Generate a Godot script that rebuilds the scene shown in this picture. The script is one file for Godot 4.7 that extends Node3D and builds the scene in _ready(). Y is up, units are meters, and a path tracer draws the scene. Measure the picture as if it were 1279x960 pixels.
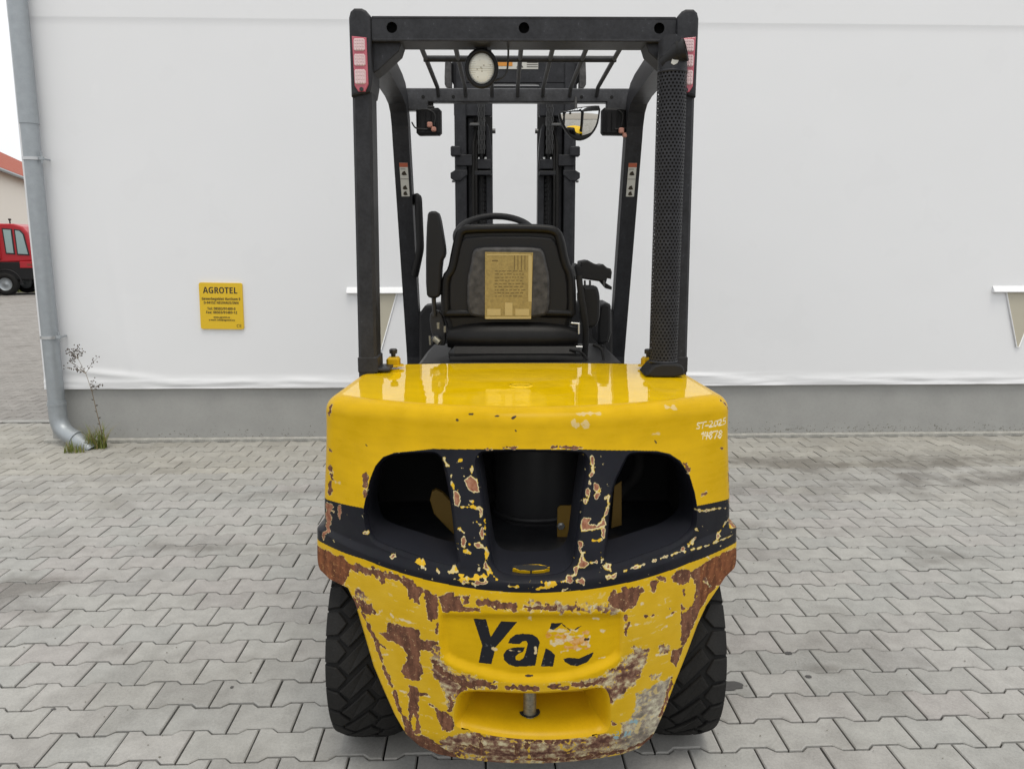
extends Node3D
# A worn yellow forklift seen from behind, on interlocking concrete pavers before a white tarpaulin hall.

const WEAR := {
	"R": [[0, -0.567, 0.626, -0.549, 0.628, -0.523, 0.631, -0.495, 0.633, -0.471, 0.644, -0.467, 0.631, -0.448, 0.630, -0.455, 0.611, -0.469, 0.582, -0.480, 0.563, -0.516, 0.556, -0.559, 0.556, -0.569, 0.573], [0, -0.295, 0.637, -0.282, 0.635, -0.267, 0.634, -0.254, 0.635, -0.253, 0.623, -0.263, 0.608, -0.264, 0.594, -0.276, 0.593, -0.278, 0.603, -0.287, 0.598, -0.292, 0.615, -0.296, 0.624], [0, -0.249, 0.630, -0.235, 0.631, -0.232, 0.622, -0.219, 0.625, -0.215, 0.603, -0.220, 0.567, -0.233, 0.560, -0.243, 0.562, -0.246, 0.589], [0, -0.215, 0.621, -0.198, 0.633, -0.181, 0.639, -0.176, 0.630, -0.162, 0.631, -0.161, 0.616, -0.155, 0.609, -0.139, 0.609, -0.115, 0.607, -0.116, 0.602, -0.170, 0.595, -0.206, 0.586, -0.210, 0.602], [0, -0.157, 0.634, -0.138, 0.638, -0.142, 0.621, -0.155, 0.614], [0, -0.351, 0.517, -0.333, 0.525, -0.327, 0.522, -0.293, 0.527, -0.266, 0.524, -0.262, 0.505, -0.252, 0.505, -0.217, 0.513, -0.217, 0.503, -0.258, 0.490, -0.342, 0.473, -0.362, 0.479, -0.370, 0.484, -0.349, 0.493], [0, -0.368, 0.485, -0.348, 0.492, -0.347, 0.516, -0.322, 0.526, -0.303, 0.524, -0.264, 0.528, -0.261, 0.505, -0.232, 0.506, -0.232, 0.486, -0.262, 0.475, -0.266, 0.448, -0.256, 0.436, -0.258, 0.422, -0.267, 0.394, -0.295, 0.395, -0.316, 0.403, -0.300, 0.434, -0.296, 0.455, -0.305, 0.468, -0.317, 0.475, -0.342, 0.477], [0, -0.295, 0.372, -0.272, 0.377, -0.267, 0.364, -0.248, 0.367, -0.245, 0.364, -0.269, 0.355, -0.271, 0.322, -0.273, 0.309, -0.269, 0.278, -0.268, 0.255, -0.277, 0.244, -0.281, 0.246, -0.278, 0.282, -0.283, 0.306, -0.291, 0.278, -0.287, 0.248, -0.294, 0.242, -0.297, 0.302], [0, -0.306, 0.393, -0.265, 0.406, -0.267, 0.393, -0.287, 0.392], [0, -0.427, 0.541, -0.393, 0.551, -0.383, 0.540, -0.397, 0.522, -0.421, 0.518], [0, -0.316, 0.295, -0.302, 0.287, -0.293, 0.264, -0.281, 0.242, -0.259, 0.250, -0.235, 0.241, -0.212, 0.220, -0.188, 0.209, -0.171, 0.191, -0.202, 0.183, -0.247, 0.192, -0.283, 0.206, -0.301, 0.223, -0.309, 0.252], [0, -0.242, 0.340, -0.233, 0.342, -0.221, 0.332, -0.227, 0.326], [0, -0.223, 0.322, -0.209, 0.332, -0.201, 0.321, -0.186, 0.321, -0.182, 0.303, -0.183, 0.283, -0.201, 0.276, -0.210, 0.293, -0.222, 0.307], [0, -0.227, 0.331, -0.201, 0.328, -0.184, 0.303, -0.188, 0.283, -0.210, 0.278, -0.223, 0.304], [0, 0.187, 0.637, 0.197, 0.638, 0.206, 0.629, 0.216, 0.631, 0.213, 0.640, 0.226, 0.641, 0.233, 0.633, 0.244, 0.636, 0.261, 0.633, 0.263, 0.620, 0.259, 0.601, 0.254, 0.589, 0.230, 0.585, 0.220, 0.585, 0.205, 0.592, 0.197, 0.608, 0.183, 0.617], [0, 0.262, 0.632, 0.271, 0.630, 0.273, 0.619, 0.265, 0.616], [0, 0.290, 0.635, 0.300, 0.637, 0.315, 0.631, 0.311, 0.622, 0.302, 0.604, 0.294, 0.617], [0, 0.310, 0.642, 0.320, 0.642, 0.334, 0.634, 0.333, 0.627, 0.320, 0.633], [0, 0.350, 0.630, 0.363, 0.639, 0.385, 0.639, 0.407, 0.626, 0.409, 0.609, 0.405, 0.598, 0.383, 0.599, 0.355, 0.617], [0, 0.408, 0.622, 0.438, 0.626, 0.475, 0.629, 0.514, 0.627, 0.568, 0.617, 0.585, 0.624, 0.592, 0.609, 0.590, 0.550, 0.570, 0.540, 0.517, 0.545, 0.502, 0.545, 0.478, 0.556, 0.458, 0.590, 0.444, 0.588, 0.436, 0.574, 0.429, 0.538, 0.422, 0.548, 0.427, 0.577], [0, 0.427, 0.602, 0.455, 0.581, 0.468, 0.560, 0.493, 0.550, 0.469, 0.538, 0.439, 0.507, 0.421, 0.479, 0.397, 0.438, 0.383, 0.444, 0.384, 0.479, 0.384, 0.526, 0.397, 0.527, 0.415, 0.536, 0.429, 0.555], [0, 0.358, 0.441, 0.379, 0.436, 0.394, 0.439, 0.371, 0.391, 0.353, 0.414], [0, 0.186, 0.624, 0.207, 0.628, 0.266, 0.614, 0.249, 0.592, 0.222, 0.583, 0.191, 0.601], [0, 0.174, 0.398, 0.188, 0.385, 0.202, 0.354, 0.193, 0.349, 0.182, 0.363], [0, -0.544, 0.759, -0.533, 0.757, -0.515, 0.751, -0.528, 0.732, -0.524, 0.716, -0.532, 0.690, -0.528, 0.673, -0.536, 0.655, -0.544, 0.692], [0, 0.551, 0.757, 0.564, 0.752, 0.566, 0.715, 0.552, 0.724, 0.546, 0.744], [0, -0.504, 0.754, -0.491, 0.763, -0.488, 0.745, -0.495, 0.726, -0.501, 0.737], [0.0090, -0.448, 0.624, -0.430, 0.631, -0.412, 0.630, -0.388, 0.632, -0.363, 0.637, -0.343, 0.638, -0.324, 0.640, -0.306, 0.639], [0.0070, -0.360, 0.630, -0.360, 0.622], [0.0060, -0.311, 0.639, -0.290, 0.641, -0.275, 0.635], [0.0070, -0.427, 0.544, -0.407, 0.540, -0.386, 0.538], [0.0032, -0.408, 0.499, -0.398, 0.490], [0.0044, -0.390, 0.477, -0.380, 0.462], [0.0040, -0.376, 0.456, -0.359, 0.454], [0.0044, -0.505, 0.549, -0.467, 0.560, -0.442, 0.541, -0.414, 0.509, -0.386, 0.460, -0.358, 0.394, -0.333, 0.345], [0.0044, -0.345, 0.367, -0.329, 0.329, -0.316, 0.292, -0.299, 0.269], [0.0044, -0.188, 0.369, -0.185, 0.350, -0.190, 0.336], [0.0050, -0.170, 0.389, -0.150, 0.405], [0.0026, -0.219, 0.552, -0.220, 0.533], [0.0080, -0.225, 0.450, -0.207, 0.435, -0.178, 0.423, -0.148, 0.414, -0.114, 0.420, -0.085, 0.418], [0.0064, -0.052, 0.417, -0.015, 0.417, 0.018, 0.417], [0.0060, 0.051, 0.417, 0.084, 0.413], [0.0048, 0.101, 0.418, 0.135, 0.415, 0.169, 0.418], [0.0072, -0.117, 0.623, -0.089, 0.621, -0.064, 0.619, -0.036, 0.616], [0.0052, -0.016, 0.618, 0.016, 0.614, 0.056, 0.612], [0.0032, 0.388, 0.584, 0.390, 0.570], [0.0026, 0.277, 0.555, 0.298, 0.551], [0.0032, 0.227, 0.568, 0.233, 0.551, 0.229, 0.526], [0.0026, 0.382, 0.548, 0.384, 0.523, 0.387, 0.490, 0.386, 0.449], [0.0024, 0.346, 0.555, 0.347, 0.553], [0.0028, 0.358, 0.540, 0.367, 0.539], [0.0028, 0.385, 0.536, 0.417, 0.532, 0.421, 0.514, 0.408, 0.506], [0.0024, 0.229, 0.566, 0.228, 0.530], [0.0044, -0.122, 0.283, -0.117, 0.248, -0.121, 0.206], [0.0024, -0.170, 0.240, -0.111, 0.247], [0.0040, -0.096, 0.283, -0.065, 0.282, -0.042, 0.277], [0.0048, -0.008, 0.288, -0.006, 0.249], [0.0040, -0.034, 0.257, -0.030, 0.223], [0.0048, -0.003, 0.291, 0.003, 0.284], [0.0048, 0.086, 0.281, 0.101, 0.278], [0.0044, -0.002, 0.211, 0.057, 0.204, 0.116, 0.200, 0.175, 0.205, 0.237, 0.200, 0.288, 0.207, 0.318, 0.235], [0.0036, -0.003, 0.271, 0.026, 0.269, 0.084, 0.270], [0.0044, 0.198, 0.300, 0.206, 0.293], [0.0040, 0.329, 0.277, 0.348, 0.327, 0.360, 0.364], [0.0036, -0.524, 1.016, -0.527, 0.988], [0.0040, -0.533, 0.904, -0.527, 0.898], [0.0052, -0.528, 0.852, -0.520, 0.840, -0.529, 0.785], [0.0040, -0.414, 0.856, -0.416, 0.825], [0.0018, -0.463, 0.882, -0.462, 0.880], [0.0052, -0.417, 0.855, -0.409, 0.853, -0.412, 0.830, -0.418, 0.804], [0.0024, 0.539, 0.833, 0.544, 0.817, 0.550, 0.790, 0.548, 0.769], [0.0028, 0.457, 0.796, 0.466, 0.797], [0.0024, 0.515, 0.904, 0.517, 0.901], [0.0030, 0.540, 0.826, 0.546, 0.821], [0.0028, 0.547, 0.756, 0.555, 0.719], [0.0020, 0.522, 1.030, 0.542, 1.001], [0.0040, 0.403, 0.880, 0.414, 0.863], [0.0024, 0.455, 0.797, 0.467, 0.795], [0.0028, 0.058, 0.950, 0.095, 0.948, 0.135, 0.946], [0.0024, -0.099, 0.946, -0.093, 0.946], [0.0020, -0.065, 0.949, -0.029, 0.949], [0.0040, 0.561, 0.706, 0.553, 0.676, 0.564, 0.637]],
	"G": [[0, -0.232, 0.504, -0.215, 0.499, -0.207, 0.459, -0.182, 0.441, -0.131, 0.436, -0.090, 0.423, -0.106, 0.409, -0.152, 0.404, -0.178, 0.380, -0.181, 0.351, -0.194, 0.339, -0.204, 0.384, -0.217, 0.409, -0.234, 0.424], [0, 0.452, 0.613, 0.476, 0.604, 0.501, 0.574, 0.492, 0.549, 0.459, 0.557, 0.444, 0.595], [0, 0.208, 0.447, 0.230, 0.465, 0.253, 0.468, 0.272, 0.452, 0.273, 0.419, 0.242, 0.390, 0.215, 0.369, 0.193, 0.356, 0.179, 0.387, 0.170, 0.408, 0.186, 0.438], [0, 0.249, 0.485, 0.287, 0.470, 0.291, 0.447, 0.277, 0.420, 0.268, 0.400, 0.253, 0.392], [0, 0.317, 0.467, 0.351, 0.452, 0.358, 0.435, 0.324, 0.446], [0, 0.294, 0.395, 0.327, 0.390, 0.324, 0.375, 0.301, 0.380], [0, 0.168, 0.429, 0.198, 0.422, 0.260, 0.405, 0.254, 0.387, 0.236, 0.377, 0.230, 0.366, 0.212, 0.361, 0.200, 0.348, 0.181, 0.368, 0.187, 0.389, 0.156, 0.409, 0.110, 0.410, 0.095, 0.422, 0.132, 0.426], [0, 0.262, 0.357, 0.294, 0.359, 0.327, 0.367, 0.358, 0.368, 0.342, 0.320, 0.327, 0.255, 0.314, 0.214, 0.289, 0.199, 0.257, 0.193, 0.209, 0.249, 0.227, 0.267, 0.226, 0.286, 0.251, 0.292, 0.260, 0.316], [0, -0.211, 0.252, -0.169, 0.276, -0.125, 0.289, -0.111, 0.278, -0.082, 0.288, -0.036, 0.284, -0.003, 0.281, -0.001, 0.188, -0.083, 0.189, -0.141, 0.193, -0.189, 0.201, -0.224, 0.220], [0, -0.003, 0.271, 0.040, 0.270, 0.083, 0.280, 0.127, 0.271, 0.184, 0.267, 0.209, 0.258, 0.254, 0.227, 0.289, 0.194, 0.270, 0.188, 0.207, 0.192, 0.116, 0.186, -0.001, 0.191], [0.0080, -0.000, 0.621, 0.056, 0.614, 0.118, 0.608, 0.165, 0.604, 0.204, 0.589], [0.0100, -0.437, 0.565, -0.416, 0.564]],
	"Y": [[0, -0.277, 0.684, -0.270, 0.690, -0.255, 0.692, -0.245, 0.685, -0.235, 0.686, -0.250, 0.682, -0.247, 0.680, -0.265, 0.681], [0.0024, -0.169, 0.918, -0.165, 0.917], [0.0026, -0.137, 0.904, -0.139, 0.890, -0.129, 0.873], [0.0026, -0.189, 0.880, -0.187, 0.864, -0.182, 0.852], [0.0022, -0.144, 0.831, -0.136, 0.830], [0.0028, -0.164, 0.817, -0.146, 0.817, -0.128, 0.817, -0.119, 0.815, -0.115, 0.808], [0.0022, -0.147, 0.740, -0.133, 0.740, -0.106, 0.735], [0.0032, -0.156, 0.726, -0.143, 0.723], [0.0028, -0.107, 0.792, -0.103, 0.752, -0.102, 0.726, -0.105, 0.706, -0.096, 0.689, -0.076, 0.676], [0.0032, -0.182, 0.684, -0.163, 0.675], [0.0028, -0.170, 0.670, -0.128, 0.675, -0.098, 0.680, -0.094, 0.689], [0.0020, 0.151, 0.746, 0.171, 0.747], [0.0026, 0.025, 0.672, 0.059, 0.673, 0.081, 0.673], [0.0020, 0.010, 0.660, 0.036, 0.661, 0.059, 0.669], [0.0020, -0.049, 0.665, -0.027, 0.664], [0.0024, -0.188, 0.680, -0.176, 0.685, -0.171, 0.682], [0.0030, -0.174, 0.677, -0.157, 0.678], [0.0028, -0.174, 0.669, -0.152, 0.667], [0.0032, -0.145, 0.671, -0.115, 0.675], [0.0024, 0.557, 0.696, 0.548, 0.678, 0.566, 0.651]],
	"C": [[0, -0.157, 0.873, -0.141, 0.885, -0.125, 0.877, -0.121, 0.851, -0.135, 0.848, -0.149, 0.856], [0, -0.184, 0.850, -0.172, 0.851, -0.164, 0.829, -0.170, 0.815, -0.180, 0.819], [0, -0.163, 0.751, -0.155, 0.756, -0.149, 0.745, -0.154, 0.731, -0.162, 0.734], [0, 0.127, 0.797, 0.147, 0.792, 0.141, 0.782, 0.160, 0.777, 0.181, 0.789, 0.185, 0.774, 0.164, 0.768, 0.132, 0.769, 0.122, 0.767, 0.121, 0.780], [0, 0.170, 0.692, 0.192, 0.694, 0.191, 0.679, 0.175, 0.684], [0, 0.176, 0.673, 0.203, 0.674, 0.202, 0.667, 0.180, 0.665], [0, -0.343, 0.682, -0.326, 0.693, -0.324, 0.685, -0.336, 0.678], [0.0030, -0.208, 0.914, -0.195, 0.901, -0.193, 0.894], [0.0028, -0.117, 0.813, -0.115, 0.801], [0.0026, -0.165, 0.767, -0.159, 0.766], [0.0028, -0.112, 0.775, -0.111, 0.756], [0.0024, -0.122, 0.784, -0.110, 0.785], [0.0036, -0.129, 0.740, -0.114, 0.738], [0.0032, -0.106, 0.712, -0.104, 0.703], [0.0026, -0.119, 0.693, -0.102, 0.695], [0.0040, -0.151, 0.665, -0.106, 0.668], [0.0036, 0.153, 0.921, 0.156, 0.902, 0.149, 0.878, 0.140, 0.851, 0.135, 0.827], [0.0044, 0.145, 0.847, 0.141, 0.833], [0.0048, 0.164, 0.858, 0.162, 0.839], [0.0024, 0.185, 0.833, 0.192, 0.833], [0.0024, 0.194, 0.836, 0.188, 0.805, 0.177, 0.789], [0.0052, 0.117, 0.740, 0.120, 0.720, 0.122, 0.704], [0.0048, 0.121, 0.698, 0.131, 0.698], [0.0028, 0.176, 0.765, 0.177, 0.751], [0.0024, 0.168, 0.719, 0.169, 0.699], [0.0020, 0.143, 0.700, 0.157, 0.703], [0.0052, 0.120, 0.670, 0.125, 0.669], [0.0040, 0.089, 0.677, 0.105, 0.682, 0.109, 0.693], [0.0032, 0.085, 0.673, 0.108, 0.673], [0.0028, 0.074, 0.652, 0.085, 0.657], [0.0020, -0.257, 0.680, -0.248, 0.679], [0.0020, -0.218, 0.678, -0.215, 0.677], [0.0024, -0.155, 0.661, -0.115, 0.667], [0.0020, -0.380, 0.731, -0.372, 0.729], [0.0020, -0.416, 0.714, -0.408, 0.716], [0.0028, -0.425, 0.759, -0.419, 0.749], [0.0018, -0.531, 0.735, -0.499, 0.742], [0.0012, 0.443, 0.758, 0.460, 0.753, 0.506, 0.746, 0.541, 0.735], [0.0024, 0.547, 0.702, 0.525, 0.695, 0.513, 0.684, 0.497, 0.675], [0.0011, 0.224, 0.676, 0.280, 0.679, 0.332, 0.681, 0.382, 0.680, 0.436, 0.673, 0.502, 0.665, 0.538, 0.661], [0.0032, 0.383, 0.682, 0.408, 0.684, 0.427, 0.692, 0.434, 0.699], [0.0020, 0.435, 0.715, 0.439, 0.710], [0.0024, 0.434, 0.762, 0.447, 0.757]],
	"W": [[0, -0.127, 0.385, -0.113, 0.396, -0.119, 0.376, -0.123, 0.376], [0.0018, 0.450, 0.661, 0.468, 0.636], [0.0016, 0.249, 0.659, 0.251, 0.652], [0.0064, 0.111, 1.006, 0.145, 1.002], [0.0032, 0.126, 1.029, 0.151, 1.028, 0.176, 1.028], [0.0048, 0.358, 1.032, 0.383, 1.027], [0.0020, 0.317, 0.966, 0.334, 0.965], [0.0028, -0.508, 0.817, -0.496, 0.819], [0.0018, -0.367, 0.429, -0.347, 0.437], [0.0022, -0.337, 0.544, -0.332, 0.542], [0.0014, -0.325, 0.542, -0.279, 0.541], [0.0020, -0.386, 0.532, -0.373, 0.532, -0.363, 0.547], [0.0040, -0.430, 0.577, -0.409, 0.560], [0.0032, 0.267, 0.591, 0.272, 0.588], [0.0022, 0.327, 0.509, 0.339, 0.509], [0.0018, 0.332, 0.582, 0.334, 0.575], [0.0016, 0.239, 0.543, 0.258, 0.539], [0.0016, 0.338, 0.533, 0.355, 0.534], [0.0016, 0.365, 0.505, 0.371, 0.504], [0.0018, 0.146, 0.574, 0.163, 0.569], [0.0018, 0.169, 0.541, 0.175, 0.537], [0.0016, 0.466, 0.604, 0.486, 0.597], [0.0020, 0.314, 0.445, 0.348, 0.434], [0.0014, 0.247, 0.544, 0.266, 0.540], [0.0014, -0.266, 0.359, -0.242, 0.362], [0.0016, -0.319, 0.351, -0.300, 0.355], [0.0024, -0.012, 0.592, 0.000, 0.586], [0.0020, 0.166, 0.470, 0.179, 0.470], [0.0024, 0.148, 0.575, 0.163, 0.571], [0.0020, 0.168, 0.541, 0.175, 0.537], [0.0016, 0.141, 0.352, 0.152, 0.348], [0.0020, -0.137, 0.307, -0.135, 0.306], [0.0024, 0.046, 0.553, 0.109, 0.550], [0.0030, 0.049, 0.529, 0.072, 0.529], [0.0044, 0.054, 0.521, 0.070, 0.522], [0.0020, 0.088, 0.536, 0.123, 0.534], [0.0018, 0.110, 0.501, 0.124, 0.502], [0.0032, 0.083, 0.545, 0.099, 0.545], [0.0016, 0.083, 0.528, 0.099, 0.528], [0.0020, 0.121, 0.512, 0.126, 0.513], [0.0024, 0.137, 0.526, 0.138, 0.528], [0.0020, 0.137, 0.506, 0.139, 0.508], [0.0016, 0.073, 0.500, 0.089, 0.501], [0.0024, 0.137, 0.525, 0.138, 0.506], [0.0028, -0.090, 0.506, -0.081, 0.506], [0.0014, -0.048, 0.506, -0.025, 0.503], [0.0018, 0.012, 0.514, 0.013, 0.500]],
	"K": [[0.0016, 0.320, 0.949, 0.324, 0.943], [0.0028, -0.039, 1.019, -0.033, 1.024], [0.0016, -0.177, 1.012, -0.174, 1.011], [0.0014, -0.148, 1.028, -0.140, 1.028], [0.0012, -0.083, 1.024, -0.074, 1.025], [0.0014, -0.033, 0.990, -0.031, 0.988], [0.0012, -0.415, 0.931, -0.412, 0.928], [0.0014, -0.121, 0.383, -0.118, 0.388], [0.0012, 0.031, 0.331, 0.061, 0.310], [0.0014, 0.149, 0.348, 0.165, 0.344], [0.0024, 0.129, 0.525, 0.136, 0.524], [0.0010, 0.074, 0.568, 0.092, 0.552], [0.0010, 0.105, 0.552, 0.119, 0.559], [0.0010, -0.011, 0.443, 0.005, 0.443]],
	"B": [[0.0052, 0.251, 0.286, 0.264, 0.284], [0.0060, 0.215, 0.256, 0.221, 0.250], [0.0048, 0.239, 0.258, 0.249, 0.257], [0.0044, 0.214, 0.263, 0.217, 0.247], [0.0040, 0.468, 0.564, 0.487, 0.563], [0.0040, 0.472, 0.565, 0.485, 0.562]],
	"O": [[0.0044, 0.043, 0.543, 0.083, 0.539], [0.0036, 0.056, 0.535, 0.126, 0.526], [0.0044, 0.096, 0.520, 0.132, 0.514], [0.0036, 0.083, 0.510, 0.121, 0.504], [0.0024, 0.126, 0.502, 0.137, 0.499], [0.0032, 0.123, 0.544, 0.137, 0.541]],
}
const LETTERS := [[-0.1324, 0.5766, -0.1029, 0.5784, -0.0921, 0.5368, -0.0676, 0.5767, -0.0310, 0.5764, -0.0809, 0.5114, -0.0902, 0.5077, -0.0836, 0.5002, -0.0909, 0.4673, -0.1212, 0.4672, -0.1118, 0.5125], [-0.0521, 0.5234, -0.0468, 0.5352, -0.0351, 0.5450, -0.0169, 0.5483, 0.0039, 0.5467, 0.0170, 0.5387, 0.0219, 0.5257, 0.0185, 0.5129, 0.0118, 0.4673, -0.0350, 0.4646, -0.0495, 0.4687, -0.0613, 0.4806, -0.0626, 0.4939, -0.0547, 0.5075, -0.0377, 0.5135, -0.0129, 0.5146, -0.0168, 0.5037, -0.0272, 0.4985, -0.0345, 0.4909, -0.0337, 0.4820, -0.0245, 0.4807, -0.0154, 0.4883, -0.0102, 0.5046, -0.0059, 0.5233, -0.0095, 0.5304, -0.0181, 0.5295, -0.0246, 0.5225], [0.0481, 0.5725, 0.0744, 0.5711, 0.0653, 0.5634, 0.0536, 0.5556, 0.0436, 0.5548], [0.0361, 0.5108, 0.0489, 0.5030, 0.0585, 0.4920, 0.0534, 0.4631, 0.0245, 0.4652], [0.0771, 0.4814, 0.0891, 0.4832, 0.1134, 0.4777, 0.1296, 0.4822, 0.1500, 0.4886, 0.1462, 0.4779, 0.1341, 0.4650, 0.1111, 0.4582, 0.0948, 0.4630, 0.0812, 0.4735]]
const HANDWRITING := [[0.4510, 0.9785, 0.4434, 0.9801, 0.4405, 0.9760, 0.4481, 0.9698, 0.4466, 0.9655, 0.4391, 0.9658], [0.4510, 0.9792, 0.4685, 0.9802], [0.4601, 0.9793, 0.4565, 0.9642], [0.4649, 0.9696, 0.4742, 0.9696], [0.4771, 0.9791, 0.4840, 0.9801, 0.4857, 0.9746, 0.4774, 0.9652, 0.4883, 0.9650], [0.4927, 0.9783, 0.4898, 0.9681, 0.4947, 0.9647, 0.5001, 0.9699, 0.4990, 0.9787, 0.4927, 0.9783], [0.5022, 0.9789, 0.5094, 0.9799, 0.5104, 0.9738, 0.5026, 0.9656, 0.5139, 0.9652], [0.5263, 0.9815, 0.5182, 0.9813, 0.5168, 0.9748, 0.5242, 0.9738, 0.5252, 0.9669, 0.5171, 0.9654], [0.4552, 0.9500, 0.4606, 0.9538, 0.4585, 0.9365], [0.4667, 0.9529, 0.4623, 0.9438, 0.4747, 0.9432], [0.4722, 0.9508, 0.4694, 0.9348], [0.4824, 0.9520, 0.4777, 0.9487, 0.4858, 0.9395, 0.4812, 0.9337, 0.4764, 0.9397, 0.4872, 0.9486, 0.4824, 0.9520], [0.4887, 0.9510, 0.5007, 0.9512, 0.4932, 0.9324], [0.5104, 0.9504, 0.5048, 0.9472, 0.5132, 0.9378, 0.5086, 0.9306, 0.5027, 0.9369, 0.5146, 0.9457, 0.5104, 0.9504]]

const HALL_D := 5.91          # metres from the camera to the hall
const PITCH := 0.1405         # depth of a row of pavers
const STONE := 0.1945         # length of a paver

var M := {}
var rng := RandomNumberGenerator.new()
var noise := FastNoiseLite.new()

# ---------------------------------------------------------------- small helpers
func lin(r: float, g: float, b: float, a := 1.0) -> Color:
	return Color(r, g, b, a).linear_to_srgb()

func S() -> SurfaceTool:
	var st := SurfaceTool.new()
	st.begin(Mesh.PRIMITIVE_TRIANGLES)
	st.set_smooth_group(-1)
	return st

func tri(st: SurfaceTool, a: Vector3, b: Vector3, c: Vector3, out: Vector3) -> void:
	if (c - a).cross(b - a).dot(out) < 0.0:
		var t := b
		b = c
		c = t
	st.add_vertex(a)
	st.add_vertex(b)
	st.add_vertex(c)

func quad(st: SurfaceTool, a: Vector3, b: Vector3, c: Vector3, d: Vector3, out: Vector3) -> void:
	tri(st, a, b, c, out)
	tri(st, a, c, d, out)

func obj(called: String, st: SurfaceTool, m: Material, parent: Node = self) -> MeshInstance3D:
	st.generate_normals()
	var o := MeshInstance3D.new()
	o.name = called
	o.mesh = st.commit()
	o.material_override = m
	parent.add_child(o, true)
	return o

func shared(called: String, mesh: Mesh, m: Material, parent: Node) -> MeshInstance3D:
	var o := MeshInstance3D.new()
	o.name = called
	o.mesh = mesh
	o.material_override = m
	parent.add_child(o, true)
	return o

func thing(called: String, label: String, category: String, at: Vector3, turn := 0.0, group := "") -> Node3D:
	var o := Node3D.new()
	o.name = called
	add_child(o, true)
	o.position = at
	o.rotation.y = turn
	tag(o, label, category, group)
	return o

func tag(o: Node, label: String, category := "", group := "", kind := "") -> void:
	if label: o.set_meta("label", label)
	if category: o.set_meta("category", category)
	if group: o.set_meta("group", group)
	if kind: o.set_meta("kind", kind)

func box(st: SurfaceTool, c: Vector3, size: Vector3, bev := 0.004, bas := Basis()) -> void:
	var h := size * 0.5
	bev = minf(bev, minf(h.x, minf(h.y, h.z)) * 0.9)
	var p := func(s: Vector3, axis: int) -> Vector3:
		var q := Vector3(s.x * (h.x - bev), s.y * (h.y - bev), s.z * (h.z - bev))
		q[axis] = s[axis] * h[axis]
		return c + bas * q
	st.set_smooth_group(-1)
	for axis in 3:
		var u := (axis + 1) % 3
		var v := (axis + 2) % 3
		for s in [-1.0, 1.0]:
			var k := []
			for uv in [[-1.0, -1.0], [1.0, -1.0], [1.0, 1.0], [-1.0, 1.0]]:
				var e := Vector3.ZERO
				e[axis] = s
				e[u] = uv[0]
				e[v] = uv[1]
				k.append(p.call(e, axis))
			var out := Vector3.ZERO
			out[axis] = s
			quad(st, k[0], k[1], k[2], k[3], bas * out)
			for t in [-1.0, 1.0]:     # the edge between the faces axis and u
				var e0 := Vector3.ZERO
				e0[axis] = s
				e0[u] = t
				var e1 := e0
				e0[v] = -1.0
				e1[v] = 1.0
				var o2 := Vector3.ZERO
				o2[axis] = s
				o2[u] = t
				quad(st, p.call(e0, axis), p.call(e1, axis), p.call(e1, u), p.call(e0, u), bas * o2)
	for sx in [-1.0, 1.0]:
		for sy in [-1.0, 1.0]:
			for sz in [-1.0, 1.0]:
				var e := Vector3(sx, sy, sz)
				tri(st, p.call(e, 0), p.call(e, 1), p.call(e, 2), bas * e)

func tube(st: SurfaceTool, pts: Array, r, sides := 10, caps := true, flat := false) -> void:
	var n := pts.size()
	var rings := []
	var side := Vector3.ZERO
	for i in n:
		var t: Vector3 = (pts[mini(i + 1, n - 1)] - pts[maxi(i - 1, 0)]).normalized()
		if i == 0:
			side = t.cross(Vector3.UP if absf(t.y) < 0.9 else Vector3.RIGHT).normalized()
		else:
			side = (side - t * side.dot(t)).normalized()
		var up := t.cross(side)
		var rr: float = r[i] if r is Array else r
		var ring := []
		for k in sides:
			var a := TAU * (k + 0.5) / sides
			ring.append(pts[i] + side * cos(a) * rr + up * sin(a) * rr)
		rings.append(ring)
	st.set_smooth_group(-1 if flat else 0)
	for i in n - 1:
		for k in sides:
			var q := (k + 1) % sides
			var out: Vector3 = rings[i][k] + rings[i][q] - pts[i] * 2.0 + rings[i + 1][k] + rings[i + 1][q] - pts[i + 1] * 2.0
			quad(st, rings[i][k], rings[i][q], rings[i + 1][q], rings[i + 1][k], out)
	st.set_smooth_group(-1)
	if caps:
		for e in [0, n - 1]:
			var out: Vector3 = (pts[0] - pts[1]) if e == 0 else (pts[n - 1] - pts[n - 2])
			for k in range(1, sides - 1):
				tri(st, rings[e][0], rings[e][k], rings[e][k + 1], out)

func lathe(st: SurfaceTool, o: Vector3, axis: Vector3, prof: Array, sides := 32, smooth := true) -> void:
	# prof: Vector2(distance along the axis, radius)
	axis = axis.normalized()
	var a := axis.cross(Vector3.UP if absf(axis.y) < 0.9 else Vector3.RIGHT).normalized()
	var b := axis.cross(a)
	st.set_smooth_group(0 if smooth else -1)
	for i in prof.size() - 1:
		var p: Vector2 = prof[i]
		var q: Vector2 = prof[i + 1]
		var nrm := Vector2(p.y - q.y, q.x - p.x)       # outward in (axis, radius)
		for k in sides:
			var t0 := TAU * k / sides
			var t1 := TAU * (k + 1) / sides
			var d0 := a * cos(t0) + b * sin(t0)
			var d1 := a * cos(t1) + b * sin(t1)
			var out := axis * nrm.x + (d0 + d1) * 0.5 * nrm.y
			quad(st, o + axis * p.x + d0 * p.y, o + axis * p.x + d1 * p.y, o + axis * q.x + d1 * q.y, o + axis * q.x + d0 * q.y, out)
	st.set_smooth_group(-1)

func pv(a: Array) -> PackedVector2Array:
	var r := PackedVector2Array()
	for i in range(0, a.size() - 1, 2):
		r.append(Vector2(a[i], a[i + 1]))
	return r

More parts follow.
